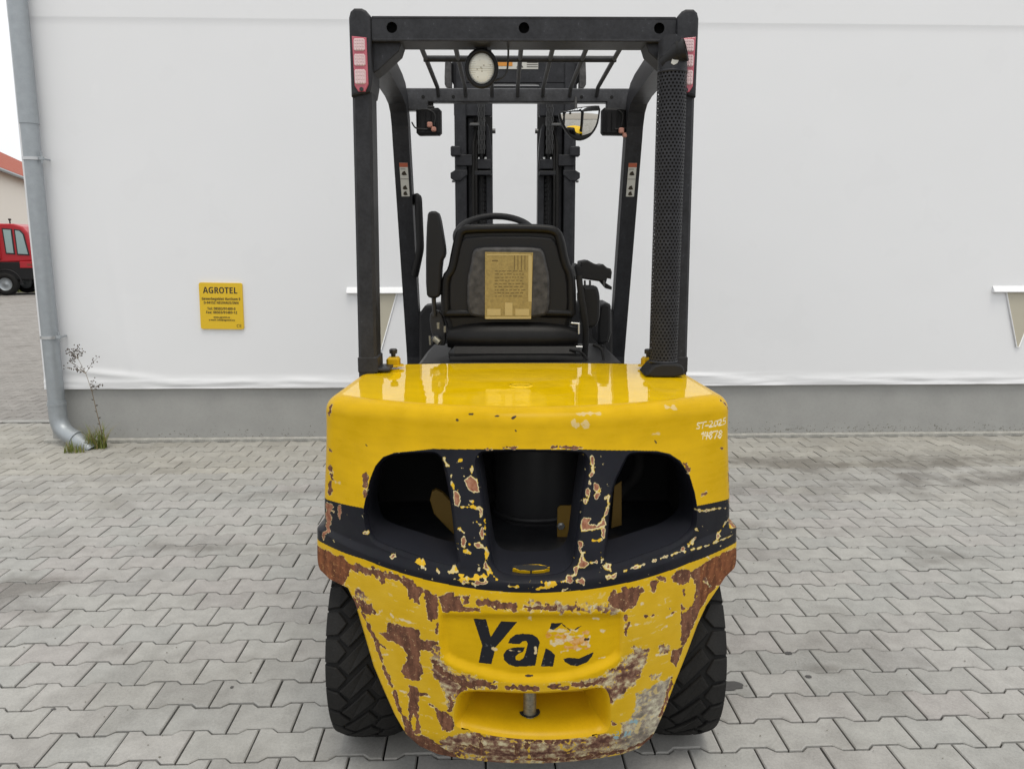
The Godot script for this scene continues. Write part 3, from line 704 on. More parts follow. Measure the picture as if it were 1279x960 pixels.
# ---------------------------------------------------------------- the hall
func build_hall() -> void:
	var hall := thing("tarpaulin_hall", "long white tarpaulin hall on a grey plinth behind the forklift", "building", Vector3(0, 0, -HALL_D))
	var x0 := -3.237
	var x1 := 16.0
	var wrinkle := FastNoiseLite.new()
	wrinkle.seed = 12
	wrinkle.frequency = 1.0
	wrinkle.fractal_octaves = 3
	var bulge := func(x: float, h: float) -> float:
		var z := 0.006 * wrinkle.get_noise_2d(x * 0.55, h * 0.4)
		var hem := clampf((0.50 - h) / 0.10, 0.0, 1.0)
		var k := exp(-pow((h - 0.445 - 0.012 * wrinkle.get_noise_1d(x * 1.3)) / 0.020, 2.0))
		z += 0.010 * k * (0.6 + 0.8 * wrinkle.get_noise_1d(x * 0.9 + 40.0))
		z += 0.010 * hem * wrinkle.get_noise_2d(x * 1.5 + h * 4.0, h * 15.0)
		z += 0.008 * hem
		# the slanting crease left of the sign and the folds by the drainpipe
		var cx := -2.66 + (1.2 - h) * 0.10
		z += 0.007 * exp(-pow((x - cx) / 0.022, 2.0)) * smoothstep(0.44, 0.6, h) * (1.0 - smoothstep(1.1, 2.0, h))
		z += 0.012 * exp(-pow((h - 0.52 + 0.10 * (x + 2.9)) / 0.025, 2.0)) * exp(-pow((x + 2.75) / 0.3, 2.0))
		z += 0.012 * exp(-pow((h - 0.475 + 0.02 * (x - 1.6)) / 0.014, 2.0)) * exp(-pow((x - 1.55) / 0.28, 2.0))
		# above the welded seam the sheet laps over the lower one
		z += 0.0025 * smoothstep(2.966, 2.972, h)
		return z
	var st := S()
	st.set_smooth_group(0)
	var xs := []
	var x := x0
	while x < x1:
		xs.append(x)
		x += 0.035 if x < 5.0 else 0.25
	xs.append(x1)
	var hs := []
	var h := 0.397
	while h < 4.6:
		hs.append(h)
		h += 0.009 if h < 0.56 else (0.006 if h > 2.955 and h < 2.985 else 0.05)
	var pts := []
	for j in hs.size():
		var row := []
		for i in xs.size():
			row.append(Vector3(xs[i], hs[j], bulge.call(xs[i], hs[j])))
		pts.append(row)
	for j in hs.size() - 1:
		for i in xs.size() - 1:
			quad(st, pts[j][i], pts[j][i + 1], pts[j + 1][i + 1], pts[j + 1][i], Vector3.BACK)
	# the sheet wraps under at its hem and round the corner of the hall
	st.set_smooth_group(-1)
	for i in xs.size() - 1:
		quad(st, pts[0][i], pts[0][i + 1], pts[0][i + 1] - Vector3(0, -0.002, 0.03), pts[0][i] - Vector3(0, -0.002, 0.03), Vector3.DOWN)
	for j in hs.size() - 1:
		quad(st, pts[j][0], pts[j + 1][0], Vector3(x0, hs[j + 1], -14), Vector3(x0, hs[j], -14), Vector3.LEFT)
		quad(st, Vector3(x1, hs[j], -0.05), Vector3(x1, hs[j + 1], -0.05), Vector3(x1, hs[j + 1], -14), Vector3(x1, hs[j], -14), Vector3.RIGHT)
	quad(st, Vector3(x0, 0.397, -14), Vector3(x1, 0.397, -14), Vector3(x1, 4.6, -14), Vector3(x0, 4.6, -14), Vector3.FORWARD)
	obj("wall", st, M.tarp, hall)
	st = S()
	var ridge := Vector3((x0 + x1) * 0.5, 6.2, 0)
	quad(st, Vector3(x0 - 0.1, 4.58, 0.15), Vector3(ridge.x, 6.2, 0.15), Vector3(ridge.x, 6.2, -14), Vector3(x0 - 0.1, 4.58, -14), Vector3.UP)
	quad(st, Vector3(x1 + 0.1, 4.58, 0.15), Vector3(ridge.x, 6.2, 0.15), Vector3(ridge.x, 6.2, -14), Vector3(x1 + 0.1, 4.58, -14), Vector3.UP)
	for z in [0.0, -14.0]:
		tri(st, Vector3(x0, 4.58, z), Vector3(x1, 4.58, z), Vector3(ridge.x, 6.18, z), Vector3(0, 0, 1.0 if z == 0.0 else -1.0))
	obj("roof", st, M.tarp, hall)
	st = S()
	box(st, Vector3((x0 + x1) * 0.5, 0.2, -7.025), Vector3(x1 - x0 - 0.016, 0.399, 14.0), 0.004)
	obj("plinth", st, M.plinth, hall)
	st = S()
	for i in 900:
		var sx := rng.randf_range(0.9, 4.8) if i % 4 else rng.randf_range(-3.0, 0.9)
		var sy := 0.022 + absf(rng.randfn(0.0, 0.035))
		var sr := rng.randf_range(0.0012, 0.0042)
		var c := Vector3(sx, minf(sy, 0.25), -0.0235)
		var ring := []
		for k in 6: ring.append(c + Vector3(cos(k * 1.05) * sr * rng.randf_range(0.6, 1.4), sin(k * 1.05) * sr * rng.randf_range(0.6, 1.3), 0))
		for k in range(1, 5): tri(st, ring[0], ring[k], ring[k + 1], Vector3.BACK)
	obj("dirt_splashes", st, M.dirt, hall).set_meta("kind", "stuff")
	st = S()
	box(st, Vector3((x0 + x1) * 0.5 - 0.03, 0.004, 0.0), Vector3(x1 - x0 + 0.02, 0.034, 0.05), 0.006)
	obj("base_strip", st, M.base_strip, hall)
	# two vents: a flap over a pointed opening with a beige lining
	for v in [[-0.775, -1.005, -0.545], [4.045, 3.805, 4.285]]:
		var p := PackedVector2Array([Vector2(v[0] - 0.135, 1.095), Vector2(v[0] + 0.135, 1.095), Vector2(v[0] + 0.010, 0.68), Vector2(v[0] - 0.010, 0.68)])
		st = S()
		prism(st, p, Transform3D.IDENTITY, -0.01, 0.0075, 0.001)
		var lining := obj("vent_lining", st, M.beige, hall)
		st = S()
		tube(st, [Vector3(p[0].x, 1.10, 0.008), Vector3(p[3].x, 0.68, 0.008), Vector3(p[2].x, 0.68, 0.008), Vector3(p[1].x, 1.10, 0.008)], 0.0055, 8)
		obj("welt", st, M.tarp, lining)
		st = S()
		var sec := PackedVector2Array([Vector2(0.0, 1.142), Vector2(0.022, 1.118), Vector2(0.036, 1.099), Vector2(0.030, 1.093), Vector2(0.0, 1.097)])
		prism(st, sec, Transform3D(Basis(Vector3(0, 0, 1), Vector3(0, 1, 0), Vector3(-1, 0, 0)), Vector3(0, 0, 0)), -v[2], -v[1], 0.002)
		obj("vent_flap", st, M.tarp, hall)

func build_small_things() -> void:
	# the yellow company sign
	var sg := thing("company_sign", "square yellow sign with black company lettering on the white wall", "sign", Vector3(-1.913, 1.005, -HALL_D + 0.012))
	sg.rotation.z = deg_to_rad(-0.9)
	var st := S()
	var w := 0.155
	var hh := 0.168
	var r := 0.014
	var p := PackedVector2Array()
	for c in [[w - r, hh - r, 0.0], [-w + r, hh - r, 90.0], [-w + r, -hh + r, 180.0], [w - r, -hh + r, 270.0]]:
		for k in 5:
			var a := deg_to_rad(c[2] + k * 22.5)
			p.append(Vector2(c[0] + cos(a) * r, c[1] + sin(a) * r))
	prism(st, p, Transform3D.IDENTITY, -0.012, 0.003, 0.0006)
	obj("panel", st, M.sign_yellow, sg)
	text("lettering", "AGROTEL", 0.044, 0.245, M.print_black, sg, Vector3(-0.003, 0.113, 0.0035))
	text("lettering", "Gewerbegebiet Hartham 9", 0.0185, 0.276, M.print_black, sg, Vector3(0, 0.052, 0.0035))
	text("lettering", "D-94152 NEUHAUS/INN", 0.0185, 0.248, M.print_black, sg, Vector3(0, 0.024, 0.0035))
	text("lettering", "Tel: 08503/91489-0", 0.0185, 0.202, M.print_black, sg, Vector3(0, -0.019, 0.0035))
	text("lettering", "Fax: 08503/91489-12", 0.0185, 0.222, M.print_black, sg, Vector3(0, -0.046, 0.0035))
	text("lettering", "www.agrotel.eu", 0.013, 0.118, M.print_black, sg, Vector3(0, -0.081, 0.0035))
	text("lettering", "e-mail: info@agrotel.eu", 0.013, 0.186, M.print_black, sg, Vector3(0, -0.101, 0.0035))
	text("lettering", "CE", 0.022, 0.034, M.print_black, sg, Vector3(0.122, -0.143, 0.0035), false)
	# the drainpipe at the corner of the hall
	var dp := thing("drainpipe", "grey zinc drainpipe down the left corner of the white hall", "drainpipe", Vector3(-3.105, 0, -HALL_D + 0.085))
	st = S()
	tube(st, [Vector3(-0.012, 0.30, 0), Vector3(-0.012, 2.30, 0)], 0.056, 20)
	obj("lower_pipe", st, M.zinc, dp)
	st = S()
	tube(st, [Vector3(-0.012, 2.26, 0), Vector3(-0.012, 4.5, 0)], 0.0615, 20)
	obj("upper_pipe", st, M.zinc, dp)
	st = S()
	tube(st, bend([Vector3(-0.012, 0.33, 0), Vector3(-0.012, 0.12, 0.0), Vector3(0.20, 0.03, 0.10), Vector3(0.26, -0.02, 0.13)], 0.10, 7), 0.0605, 20)
	obj("elbow", st, M.zinc, dp)
	st = S()
	tube(st, [Vector3(-0.012, 0.295, 0), Vector3(-0.012, 0.315, 0)], 0.0635, 20)
	obj("collar", st, M.zinc, dp)
	st = S()
	var e2 := [Vector3(0.135, 0.062, 0.069), Vector3(0.15, 0.055, 0.076)]
	tube(st, e2, 0.0655, 20)
	obj("collar", st, M.zinc, dp)
	for h in [0.792, 2.028]:
		st = S()
		tube(st, [Vector3(-0.012, h - 0.010, 0), Vector3(-0.012, h + 0.010, 0)], 0.0655, 20)
		var br := obj("pipe_clamp", st, M.zinc_bright, dp)
		st = S()
		box(st, Vector3(0.062, h, 0.03), Vector3(0.035, 0.022, 0.014), 0.002)
		tube(st, [Vector3(0.066, h - 0.035, 0.03), Vector3(0.066, h + 0.045, 0.03)], 0.006, 8)
		tube(st, [Vector3(0.062, h, 0.02), Vector3(0.062, h, -0.08)], 0.006, 8)
		obj("clamp_screw", st, M.zinc, br)
	# weed and grass at the foot of the pipe
	var g := RandomNumberGenerator.new()
	g.seed = 3
	for k in [[-2.80, -5.70, 120, 0.20, "tall green grass tuft with dry blades at the weed stem", 0.065], [-2.90, -5.61, 60, 0.10, "low green grass tuft in front of the drainpipe elbow", 0.07]]:
		st = S()
		var st2 := S()
		for i in k[2]:
			var a := g.randf() * TAU
			var lean := Vector3(cos(a), 0, sin(a)) * g.randf_range(0.2, 1.0)
			var b: Vector3 = Vector3(g.randf_range(-1, 1), 0, g.randf_range(-0.5, 0.5)) * float(k[5])
			var ln: float = k[3] * g.randf_range(0.5, 1.15)
			var wd := g.randf_range(0.0026, 0.0052)
			var sd := Vector3(-lean.z, 0, lean.x).normalized() * wd
			var s := st2 if g.randf() < 0.33 else st
			var prev := [b - sd, b + sd]
			for q in range(1, 5):
				var t := q / 4.0
				var c := b + Vector3(0, ln * t * (1.0 - 0.25 * t * lean.length()), 0) + lean * ln * 0.75 * t * t
				var now := [c - sd * (1.0 - t * 0.95), c + sd * (1.0 - t * 0.95)]
				quad(s, prev[0], prev[1], now[1], now[0], Vector3(0.1, 0.4, 1))
				prev = now
		var gt := thing("grass_tuft", k[4], "grass", Vector3(k[0], -0.002, k[1]))
		var bl := obj("blades", st, M.grass, gt)
		bl.set_meta("kind", "stuff")
		bl = obj("dry_blades", st2, M.straw, gt)
		bl.set_meta("kind", "stuff")
	var weed := thing("weed", "thin brown weed gone to seed in front of the grey plinth", "plant", Vector3(-2.755, 0, -5.72))
	weed.scale = Vector3(0.85, 0.88, 0.85)
	st = S()
	var sd2 := S()
	var lf := S()
	var stem := [Vector3(0.0, 0.0, 0), Vector3(-0.012, 0.16, 0.005), Vector3(-0.035, 0.32, 0.008), Vector3(-0.055, 0.47, 0.01), Vector3(-0.09, 0.62, 0.015), Vector3(-0.14, 0.74, 0.02)]
	tube(st, stem, [0.004, 0.0036, 0.003, 0.0026, 0.002, 0.0014], 6)
	obj("stem", st, M.stem, weed)
	var twigs := [[stem[3], Vector3(0.10, 0.06, 0.02)], [stem[3], Vector3(0.04, 0.10, 0.04)], [stem[4], Vector3(0.11, 0.13, 0.0)], [stem[4], Vector3(-0.12, 0.10, 0.02)], [stem[4], Vector3(-0.09, 0.03, -0.02)], [stem[5], Vector3(-0.02, 0.09, 0.01)], [stem[5], Vector3(-0.07, 0.05, 0.03)], [stem[5], Vector3(0.05, 0.06, 0.0)], [stem[5], Vector3(-0.06, -0.02, 0.0)], [stem[4], Vector3(-0.16, 0.05, 0.01)], [stem[5], Vector3(0.02, 0.11, 0.02)], [stem[5], Vector3(-0.09, 0.08, -0.01)]]
	st = S()
	for t in twigs:
		var a: Vector3 = t[0]
		var b: Vector3 = a + t[1]
		tube(st, [a, a.lerp(b, 0.5) + Vector3(0, 0.012, 0), b], [0.0016, 0.0013, 0.0008], 5)
		for q in 13:
			var c := a.lerp(b, 0.25 + 0.062 * q) + Vector3(g.randf_range(-0.02, 0.02), g.randf_range(-0.012, 0.022), g.randf_range(-0.015, 0.015))
			lathe(sd2, c - Vector3(0, 0.006, 0), Vector3(g.randf_range(-0.4, 0.4), 1, 0.2), [Vector2(0, 0.0005), Vector2(0.004, 0.0042), Vector2(0.010, 0.0034), Vector2(0.013, 0.0005)], 6)
	obj("twigs", st, M.stem, weed).set_meta("kind", "stuff")
	obj("seed_heads", sd2, M.seed, weed).set_meta("kind", "stuff")
	for q in 13:
		var t := 0.05 + 0.065 * q
		var i := int(t * 5.0)
		var a: Vector3 = stem[mini(i, 4)].lerp(stem[mini(i, 4) + 1], t * 5.0 - i) if i < 5 else stem[5]
		if a.y > 0.42: continue
		var dir := Vector3(-1.0 if q % 2 else 1.0, 0.35, g.randf_range(-0.4, 0.6)).normalized() * 0.024
		var up := Vector3(0, 0.006, 0.004)
		quad(lf, a, a + dir * 0.5 + up, a + dir, a + dir * 0.5 - up, Vector3(0, 0.5, 1))
	obj("withered_leaves", lf, M.seed, weed).set_meta("kind", "stuff")

# ---------------------------------------------------------------- what shows past the corner of the hall
func build_background() -> void:
	# a rendered house with a red tiled roof
	var hs := thing("low_house", "cream rendered house with a red tiled roof across the yard", "house", Vector3(-16.75, 0, -28.0), deg_to_rad(108.7))
	# its long wall runs away from the yard along local +x; the roof rises towards -z
	var st := S()
	box(st, Vector3(12.0, 2.15, -3.6), Vector3(36, 4.3, 7.0), 0.01)
	obj("wall", st, M.stucco, hs)
	st = S()
	box(st, Vector3(12.0, 0.2, -3.6), Vector3(36.06, 0.4, 7.06), 0.01)
	obj("plinth", st, M.plinth, hs)
	st = S()
	for s in [1.0, -1.0]:
		var eave: float = -3.6 + s * 3.75
		quad(st, Vector3(-6.3, 4.20, eave), Vector3(30.3, 4.20, eave), Vector3(30.3, 6.60, -3.6), Vector3(-6.3, 6.60, -3.6), Vector3(0, 1, s))
		quad(st, Vector3(-6.3, 4.08, eave), Vector3(30.3, 4.08, eave), Vector3(30.3, 4.20, eave), Vector3(-6.3, 4.20, eave), Vector3(0, 0, s))
		quad(st, Vector3(-6.3, 4.08, eave), Vector3(30.3, 4.08, eave), Vector3(30.3, 6.48, -3.6), Vector3(-6.3, 6.48, -3.6), Vector3(0, -1, s))
	for gx in [-6.3, 30.3]:
		quad(st, Vector3(gx, 4.08, 0.15), Vector3(gx, 6.60, -3.6), Vector3(gx, 6.48, -3.6), Vector3(gx, 4.0, 0.15), Vector3(signf(gx), 0, 0))
	var roof := obj("roof", st, M.roof_tile_dark, hs)
	st = S()
	for k in 12:      # courses of tiles, each lapping over the one below
		var t := (k + 0.5) / 12.0
		for q in 118:
			box(st, Vector3(-6.1 + q * 0.308, lerpf(4.20, 6.60, t) + 0.035, -3.6 + lerpf(3.75, 0.0, t)), Vector3(0.285, 0.045, 0.42), 0.008, Basis(Vector3.RIGHT, 0.569 + 0.05))
	obj("roof_tiles", st, M.roof_tile, roof).set_meta("kind", "stuff")
	st = S()
	tube(st, [Vector3(-6.3, 4.13, 0.23), Vector3(30.3, 4.13, 0.23)], 0.06, 8)
	obj("gutter", st, M.zinc, hs)
	# the red tow tractor
	var tr := thing("tow_tractor", "red tow tractor with a glazed cab parked before the cream house", "tractor", Vector3(-13.85, 0.0, -24.6), deg_to_rad(6.0))
	st = S()
	var body := PackedVector2Array([Vector2(-3.2, 0.45), Vector2(0.62, 0.45), Vector2(0.64, 0.80), Vector2(0.30, 0.84), Vector2(0.30, 0.98), Vector2(-3.2, 1.0)])
	prism(st, body, Transform3D.IDENTITY, -1.4, 0.0, 0.03)
	obj("chassis", st, M.plastic, tr)
	st = S()
	prism(st, PackedVector2Array([Vector2(0.0, 0.80), Vector2(0.62, 0.80), Vector2(0.60, 0.98), Vector2(0.30, 1.0), Vector2(0.0, 1.0)]), Transform3D.IDENTITY, -1.38, 0.012, 0.02)
	obj("rear_hood", st, M.red, tr)
	st = S()
	var cab := PackedVector2Array([Vector2(-1.6, 0.9), Vector2(0.36, 1.0), Vector2(0.40, 1.30), Vector2(0.28, 1.86), Vector2(0.16, 2.02), Vector2(-0.08, 2.10), Vector2(-1.5, 2.12)])
	prism(st, cab, Transform3D.IDENTITY, -1.3, -0.02, 0.05)
	obj("cab", st, M.red, tr)
	for q in [[Vector2(-0.36, 1.22), Vector2(-0.10, 1.20), Vector2(-0.12, 1.95), Vector2(-0.40, 1.97)], [Vector2(-0.05, 1.19), Vector2(0.30, 1.17), Vector2(0.20, 1.80), Vector2(0.10, 1.92), Vector2(-0.07, 1.95)], [Vector2(-1.3, 1.2), Vector2(-0.62, 1.2), Vector2(-0.62, 1.98), Vector2(-1.3, 1.98)]]:
		st = S()
		prism(st, PackedVector2Array(q), Transform3D.IDENTITY, -0.06, -0.002, 0.01)
		var fr := obj("window", st, M.dark, tr)
		st = S()
		prism(st, inset(PackedVector2Array(q), 0.035), Transform3D.IDENTITY, -0.05, 0.004, 0.004)
		obj("pane", st, M.cab_glass, fr)
	st = S()
	tube(st, [Vector3(-0.28, 2.08, -0.3), Vector3(-0.28, 2.24, -0.3)], 0.02, 8)
	box(st, Vector3(-0.28, 2.23, -0.3), Vector3(0.07, 0.05, 0.07), 0.01)
	obj("beacon", st, M.plastic, tr)
	st = S()
	tube(st, bend([Vector3(-0.52, 1.05, 0.0), Vector3(-0.52, 1.08, 0.05), Vector3(-0.52, 1.85, 0.05), Vector3(-0.52, 1.9, 0.0)], 0.03), 0.016, 8)
	obj("hand_rail", st, M.plastic, tr)
	st = S()
	box(st, Vector3(0.635, 0.72, -0.16), Vector3(0.03, 0.10, 0.16), 0.01)
	obj("tail_light", st, M.lens_red, tr)
	st = S()
	tube(st, arc(Vector3(-0.42, 0.33, -0.02), Vector3(0.42, 0, 0), Vector3(0, 0.42, 0), 0.0, PI, 16), 0.035, 8)
	obj("mudguard", st, M.plastic, tr)
	st = S()
	box(st, Vector3(0.33, 0.90, 0.016), Vector3(0.24, 0.055, 0.004), 0.001)
	obj("hood_badge", st, M.roof_tile_dark, tr)
	st = S()
	box(st, Vector3(-1.0, 0.72, 0.004), Vector3(0.3, 0.12, 0.01), 0.003)
	obj("side_vent", st, M.dark, tr)
	st = S()
	tube(st, arc(Vector3(-0.62, 1.42, -0.6), Vector3(0.06, 0.02, 0), Vector3(0, 0.05, 0.17), 0.0, TAU, 18), 0.018, 8)
	obj("steering_wheel", st, M.dark, tr)
	st = S()
	box(st, Vector3(-0.05, 1.35, -0.7), Vector3(0.4, 0.6, 0.4), 0.05)
	obj("seat", st, M.dark, tr)
	for wx in [-0.42, -2.4]:
		for wz in [-0.02, -1.38]:
			st = S()
			lathe(st, Vector3(wx, 0.33, wz - 0.11), Vector3.BACK, [Vector2(0, 0.05), Vector2(0, 0.28), Vector2(0.03, 0.33), Vector2(0.19, 0.33), Vector2(0.22, 0.29), Vector2(0.22, 0.2), Vector2(0.2, 0.19)], 24)
			var wh := obj("wheel", st, M.rubber, tr)
			st = S()
			lathe(st, Vector3(wx, 0.33, wz - 0.11), Vector3.BACK, [Vector2(0.2, 0.19), Vector2(0.16, 0.14), Vector2(0.18, 0.07), Vector2(0.2, 0.001)], 20)
			obj("rim", st, M.zinc, wh)
	st = S()
	for i in 500:
		var b := Vector3(rng.randf_range(-0.9, 0.9), 0, rng.randf_range(-0.5, 0.5))
		var t := Vector3(rng.randf_range(-0.06, 0.06), rng.randf_range(0.12, 0.24), rng.randf_range(-0.05, 0.05))
		tri(st, b + Vector3(-0.012, 0, 0), b + Vector3(0.012, 0, 0), b + t, Vector3(0, 0.3, 1))
	var strip := obj("grass", st, M.grass)
	strip.position = Vector3(-14.2, -0.01, -26.8)
	tag(strip, "strip of bright green grass beyond the red tow tractor", "grass", "", "stuff")

# ---------------------------------------------------------------- the forklift
func V(x: float, y: float, d: float) -> Vector3:      # d: metres from the camera along the truck
	return Vector3(x, y, 2.6 - d)

func at_depth(d: float) -> Transform3D:
	return Transform3D(Basis(), Vector3(0, 0, 2.6 - d))

func table(k: Array, h: float) -> float:               # a smooth curve through pairs of height and value
	var n := k.size() / 2
	if h <= k[0]: return k[1]
	if h >= k[2 * n - 2]: return k[2 * n - 1]
	var i := 0
	while h > k[2 * i + 2]: i += 1
	var h0: float = k[2 * i]
	var h1: float = k[2 * i + 2]
	var t := (h - h0) / (h1 - h0)
	var slope := func(a: int) -> float:
		var lo := maxi(a - 1, 0)
		var hi := mini(a + 1, n - 1)
		return (k[2 * hi + 1] - k[2 * lo + 1]) / (k[2 * hi] - k[2 * lo])
	var m0: float = slope.call(i) * (h1 - h0)
	var m1: float = slope.call(i + 1) * (h1 - h0)
	var t2 := t * t
	var t3 := t2 * t
	return (2 * t3 - 3 * t2 + 1) * k[2 * i + 1] + (t3 - 2 * t2 + t) * m0 + (3 * t2 - 2 * t3) * k[2 * i + 3] + (t3 - t2) * m1

const KD := [0.14, 1.80, 0.20, 1.772, 0.26, 1.75, 0.50, 1.728, 0.66, 1.738, 0.72, 1.764, 0.93, 1.885, 1.00, 1.905]
const KK := [0.14, 0.72, 0.20, 0.75, 0.40, 1.0, 0.65, 1.1, 0.72, 1.04, 0.93, 0.68, 1.00, 0.62]
const SEAM := 0.46
const TOP := 0.995
const ROLL := 0.045
var plate_poly: PackedVector2Array
var cache := {}

func rows_at(h: float) -> Array:
	var key := int(h * 20000.0)
	if not cache.has(key):
		var step := smoothstep(0.668, 0.688, h)
		var low := 1.0 - step
		cache[key] = [table(KD, h) - 0.014 * low, table(KK, h), lerpf(0.563, 0.537, step) - 0.030 * smoothstep(0.7, 1.0, h), 0.07 + 0.01 * smoothstep(0.7, 1.0, h)]
	return cache[key]

func sdf(poly: PackedVector2Array, p: Vector2) -> float:      # positive inside
	var best := 1e9
	var inside := false
	var n := poly.size()
	var j := n - 1
	for i in n:
		var a := poly[j]
		var b := poly[i]
		var e := b - a
		var w := p - a
		var t := clampf(w.dot(e) / maxf(e.length_squared(), 1e-12), 0.0, 1.0)
		best = minf(best, (w - e * t).length_squared())
		if (a.y > p.y) != (b.y > p.y) and p.x < a.x + (p.y - a.y) / (b.y - a.y) * (b.x - a.x):
			inside = not inside
		j = i
	return sqrt(best) if inside else -sqrt(best)

# a point of the casting: x across (past SEAM it runs round the corner and forward along the side), h up (past TOP it rolls over onto the deck)
func cast_point(x: float, h: float) -> Vector3:
	var hh := minf(h, TOP)
	var r := rows_at(hh)
	var ax := absf(x)
	var sx := signf(x)
	var px := ax
	var d: float = r[0] + r[1] * ax * ax
	var nx: float = 2.0 * r[1] * ax
	var nd := -1.0
	if ax > SEAM:
		var s := (ax - SEAM) / 0.30        # 0..1 over the corner strip
		var xc: float = r[2]
		var rc: float = r[3]
		var f0 := atan(2.0 * r[1] * xc)
		if s < 0.25:
			px = lerpf(SEAM, xc, s / 0.25)
			d = r[0] + r[1] * px * px
			nx = 2.0 * r[1] * px
		else:
			var ph := lerpf(f0, PI * 0.5, minf((s - 0.25) / 0.35, 1.0))
			px = xc + rc * (sin(ph) - sin(f0))
			d = r[0] + r[1] * xc * xc + rc * (cos(f0) - cos(ph))
			nx = sin(ph)
			nd = -cos(ph)
			if s > 0.6:
				d = lerpf(d, 2.66, (s - 0.6) / 0.4)
				px -= 0.022 * (s - 0.6) / 0.4
	elif ax < 0.24 and hh > 0.41 and hh < 0.62:
		d += 0.014 * smoothstep(-0.002, 0.020, sdf(plate_poly, Vector2(x, hh)))
	var y := hh
	if h > TOP:
		var a := minf((h - TOP) / ROLL, PI * 0.5)
		var n := Vector2(nx, nd).normalized()
		var back := ROLL * (1.0 - cos(a))
		px -= n.x * back
		d -= n.y * back
		y = TOP + ROLL * sin(a)
	return V(sx * px + 0.004 * smoothstep(0.465, 0.54, ax), y, d)

func cast_normal(x: float, h: float) -> Vector3:
	var e := 0.0015
	var xa := x - e
	var xb := x + e
	var du := cast_point(xb, h) - cast_point(xa, h)
	var dv := cast_point(x, minf(h + e, TOP + ROLL * 1.5706)) - cast_point(x, h - e)
	return du.cross(dv).normalized()

const TEX_W := 1280
const TEX_H := 1000
const PX := 0.001

func cast_uv(x: float, h: float) -> Vector2:
	var ax := absf(x)
	if ax > SEAM:
		var r := rows_at(minf(h, TOP))
		var s := (ax - SEAM) / 0.30
		var xc: float = minf(r[2], 0.545)
		if s < 0.25:
			ax = lerpf(SEAM, xc, s / 0.25)
		elif s < 0.6:
			ax = lerpf(xc, 0.562, (s - 0.25) / 0.35)
		else:
			ax = 0.562 - pingpong((s - 0.6) * 0.5, 0.07)
	return Vector2(signf(x) * ax / (TEX_W * PX) + 0.5, (1.14 - h) / (TEX_H * PX))

func patch(st: SurfaceTool, outer: PackedVector2Array, holes: Array, us: Array, vs: Array) -> void:
	var nu := us.size() - 1
	var nv := vs.size() - 1
	var touched := {}
	for poly in [outer] + holes:
		for i in poly.size():
			var a: Vector2 = poly[i]
			var b: Vector2 = poly[(i + 1) % poly.size()]
			var n := int(a.distance_to(b) / 0.0015) + 2
			for k in n + 1:
				var q := a.lerp(b, float(k) / n)
				var iu := us.bsearch(q.x + 1e-7) - 1
				var iv := vs.bsearch(q.y + 1e-7) - 1
				for du in [-1, 0, 1]:
					for dv in [-1, 0, 1]:
						touched[(iu + du) * 10000 + iv + dv] = true
	var put := func(q: Vector2) -> void:
		st.set_uv(cast_uv(q.x, q.y))
		st.set_normal(cast_normal(q.x, q.y))
		st.add_vertex(cast_point(q.x, q.y))
	var facet := func(a: Vector2, b: Vector2, c: Vector2) -> void:
		if (b - a).cross(c - a) > 0.0:      # clockwise as seen from behind the truck
			put.call(a); put.call(c); put.call(b)
		else:
			put.call(a); put.call(b); put.call(c)
	for i in nu:
		for j in nv:
			var c00 := Vector2(us[i], vs[j])
			var c11 := Vector2(us[i + 1], vs[j + 1])
			var c10 := Vector2(c11.x, c00.y)
			var c01 := Vector2(c00.x, c11.y)
			if not touched.has(i * 10000 + j):
				var m := (c00 + c11) * 0.5
				var keep := Geometry2D.is_point_in_polygon(m, outer)
				for q in holes:
					if keep and Geometry2D.is_point_in_polygon(m, q): keep = false
				if keep:
					facet.call(c00, c10, c11)
					facet.call(c00, c11, c01)
				continue
			var pieces: Array = Geometry2D.intersect_polygons(PackedVector2Array([c00, c10, c11, c01]), outer)
			for q in holes:
				var next := []
				for pc in pieces:
					for z in Geometry2D.clip_polygons(pc, q):
						if not Geometry2D.is_polygon_clockwise(z): next.append(z)
				pieces = next
			for pc in pieces:
				var idx := Geometry2D.triangulate_polygon(pc)
				for k in range(0, idx.size(), 3):
					facet.call(pc[idx[k]], pc[idx[k + 1]], pc[idx[k + 2]])

func dense(p: PackedVector2Array, step: float) -> PackedVector2Array:
	var r := PackedVector2Array()
	for i in p.size():
		var a := p[i]
		var b := p[(i + 1) % p.size()]
		var n := maxi(1, int(a.distance_to(b) / step))
		for k in n:
			r.append(a.lerp(b, float(k) / n))
	return r

# the wall that runs forward from an outline: prof is a list of [inset, depth]
func reveal(st: SurfaceTool, p: PackedVector2Array, prof: Array, open := false) -> void:
	p = dense(p, 0.012)
	var n := p.size()
	var rings := []
	var base := []
	for q in p: base.append(cast_point(q.x, q.y))
	for s in prof:
		var q := inset(p, s[0])
		var ring := []
		for i in n:
			var w: Vector3 = base[i]
			ring.append([Vector3(q[i].x, q[i].y, w.z - s[1]), cast_uv(q[i].x, q[i].y)])
		rings.append(ring)
	st.set_smooth_group(0)
	for k in rings.size() - 1:
		for i in (n - 1 if open else n):
			var j := (i + 1) % n
			var a: Array = rings[k][i]
			var b: Array = rings[k][j]
			var c: Array = rings[k + 1][j]
			var d: Array = rings[k + 1][i]
			for t in [[a, c, b], [a, d, c]] if area(p) > 0.0 else [[a, b, c], [a, c, d]]:
				for v in t:
					st.set_uv(v[1])
					st.add_vertex(v[0])
	st.set_smooth_group(-1)

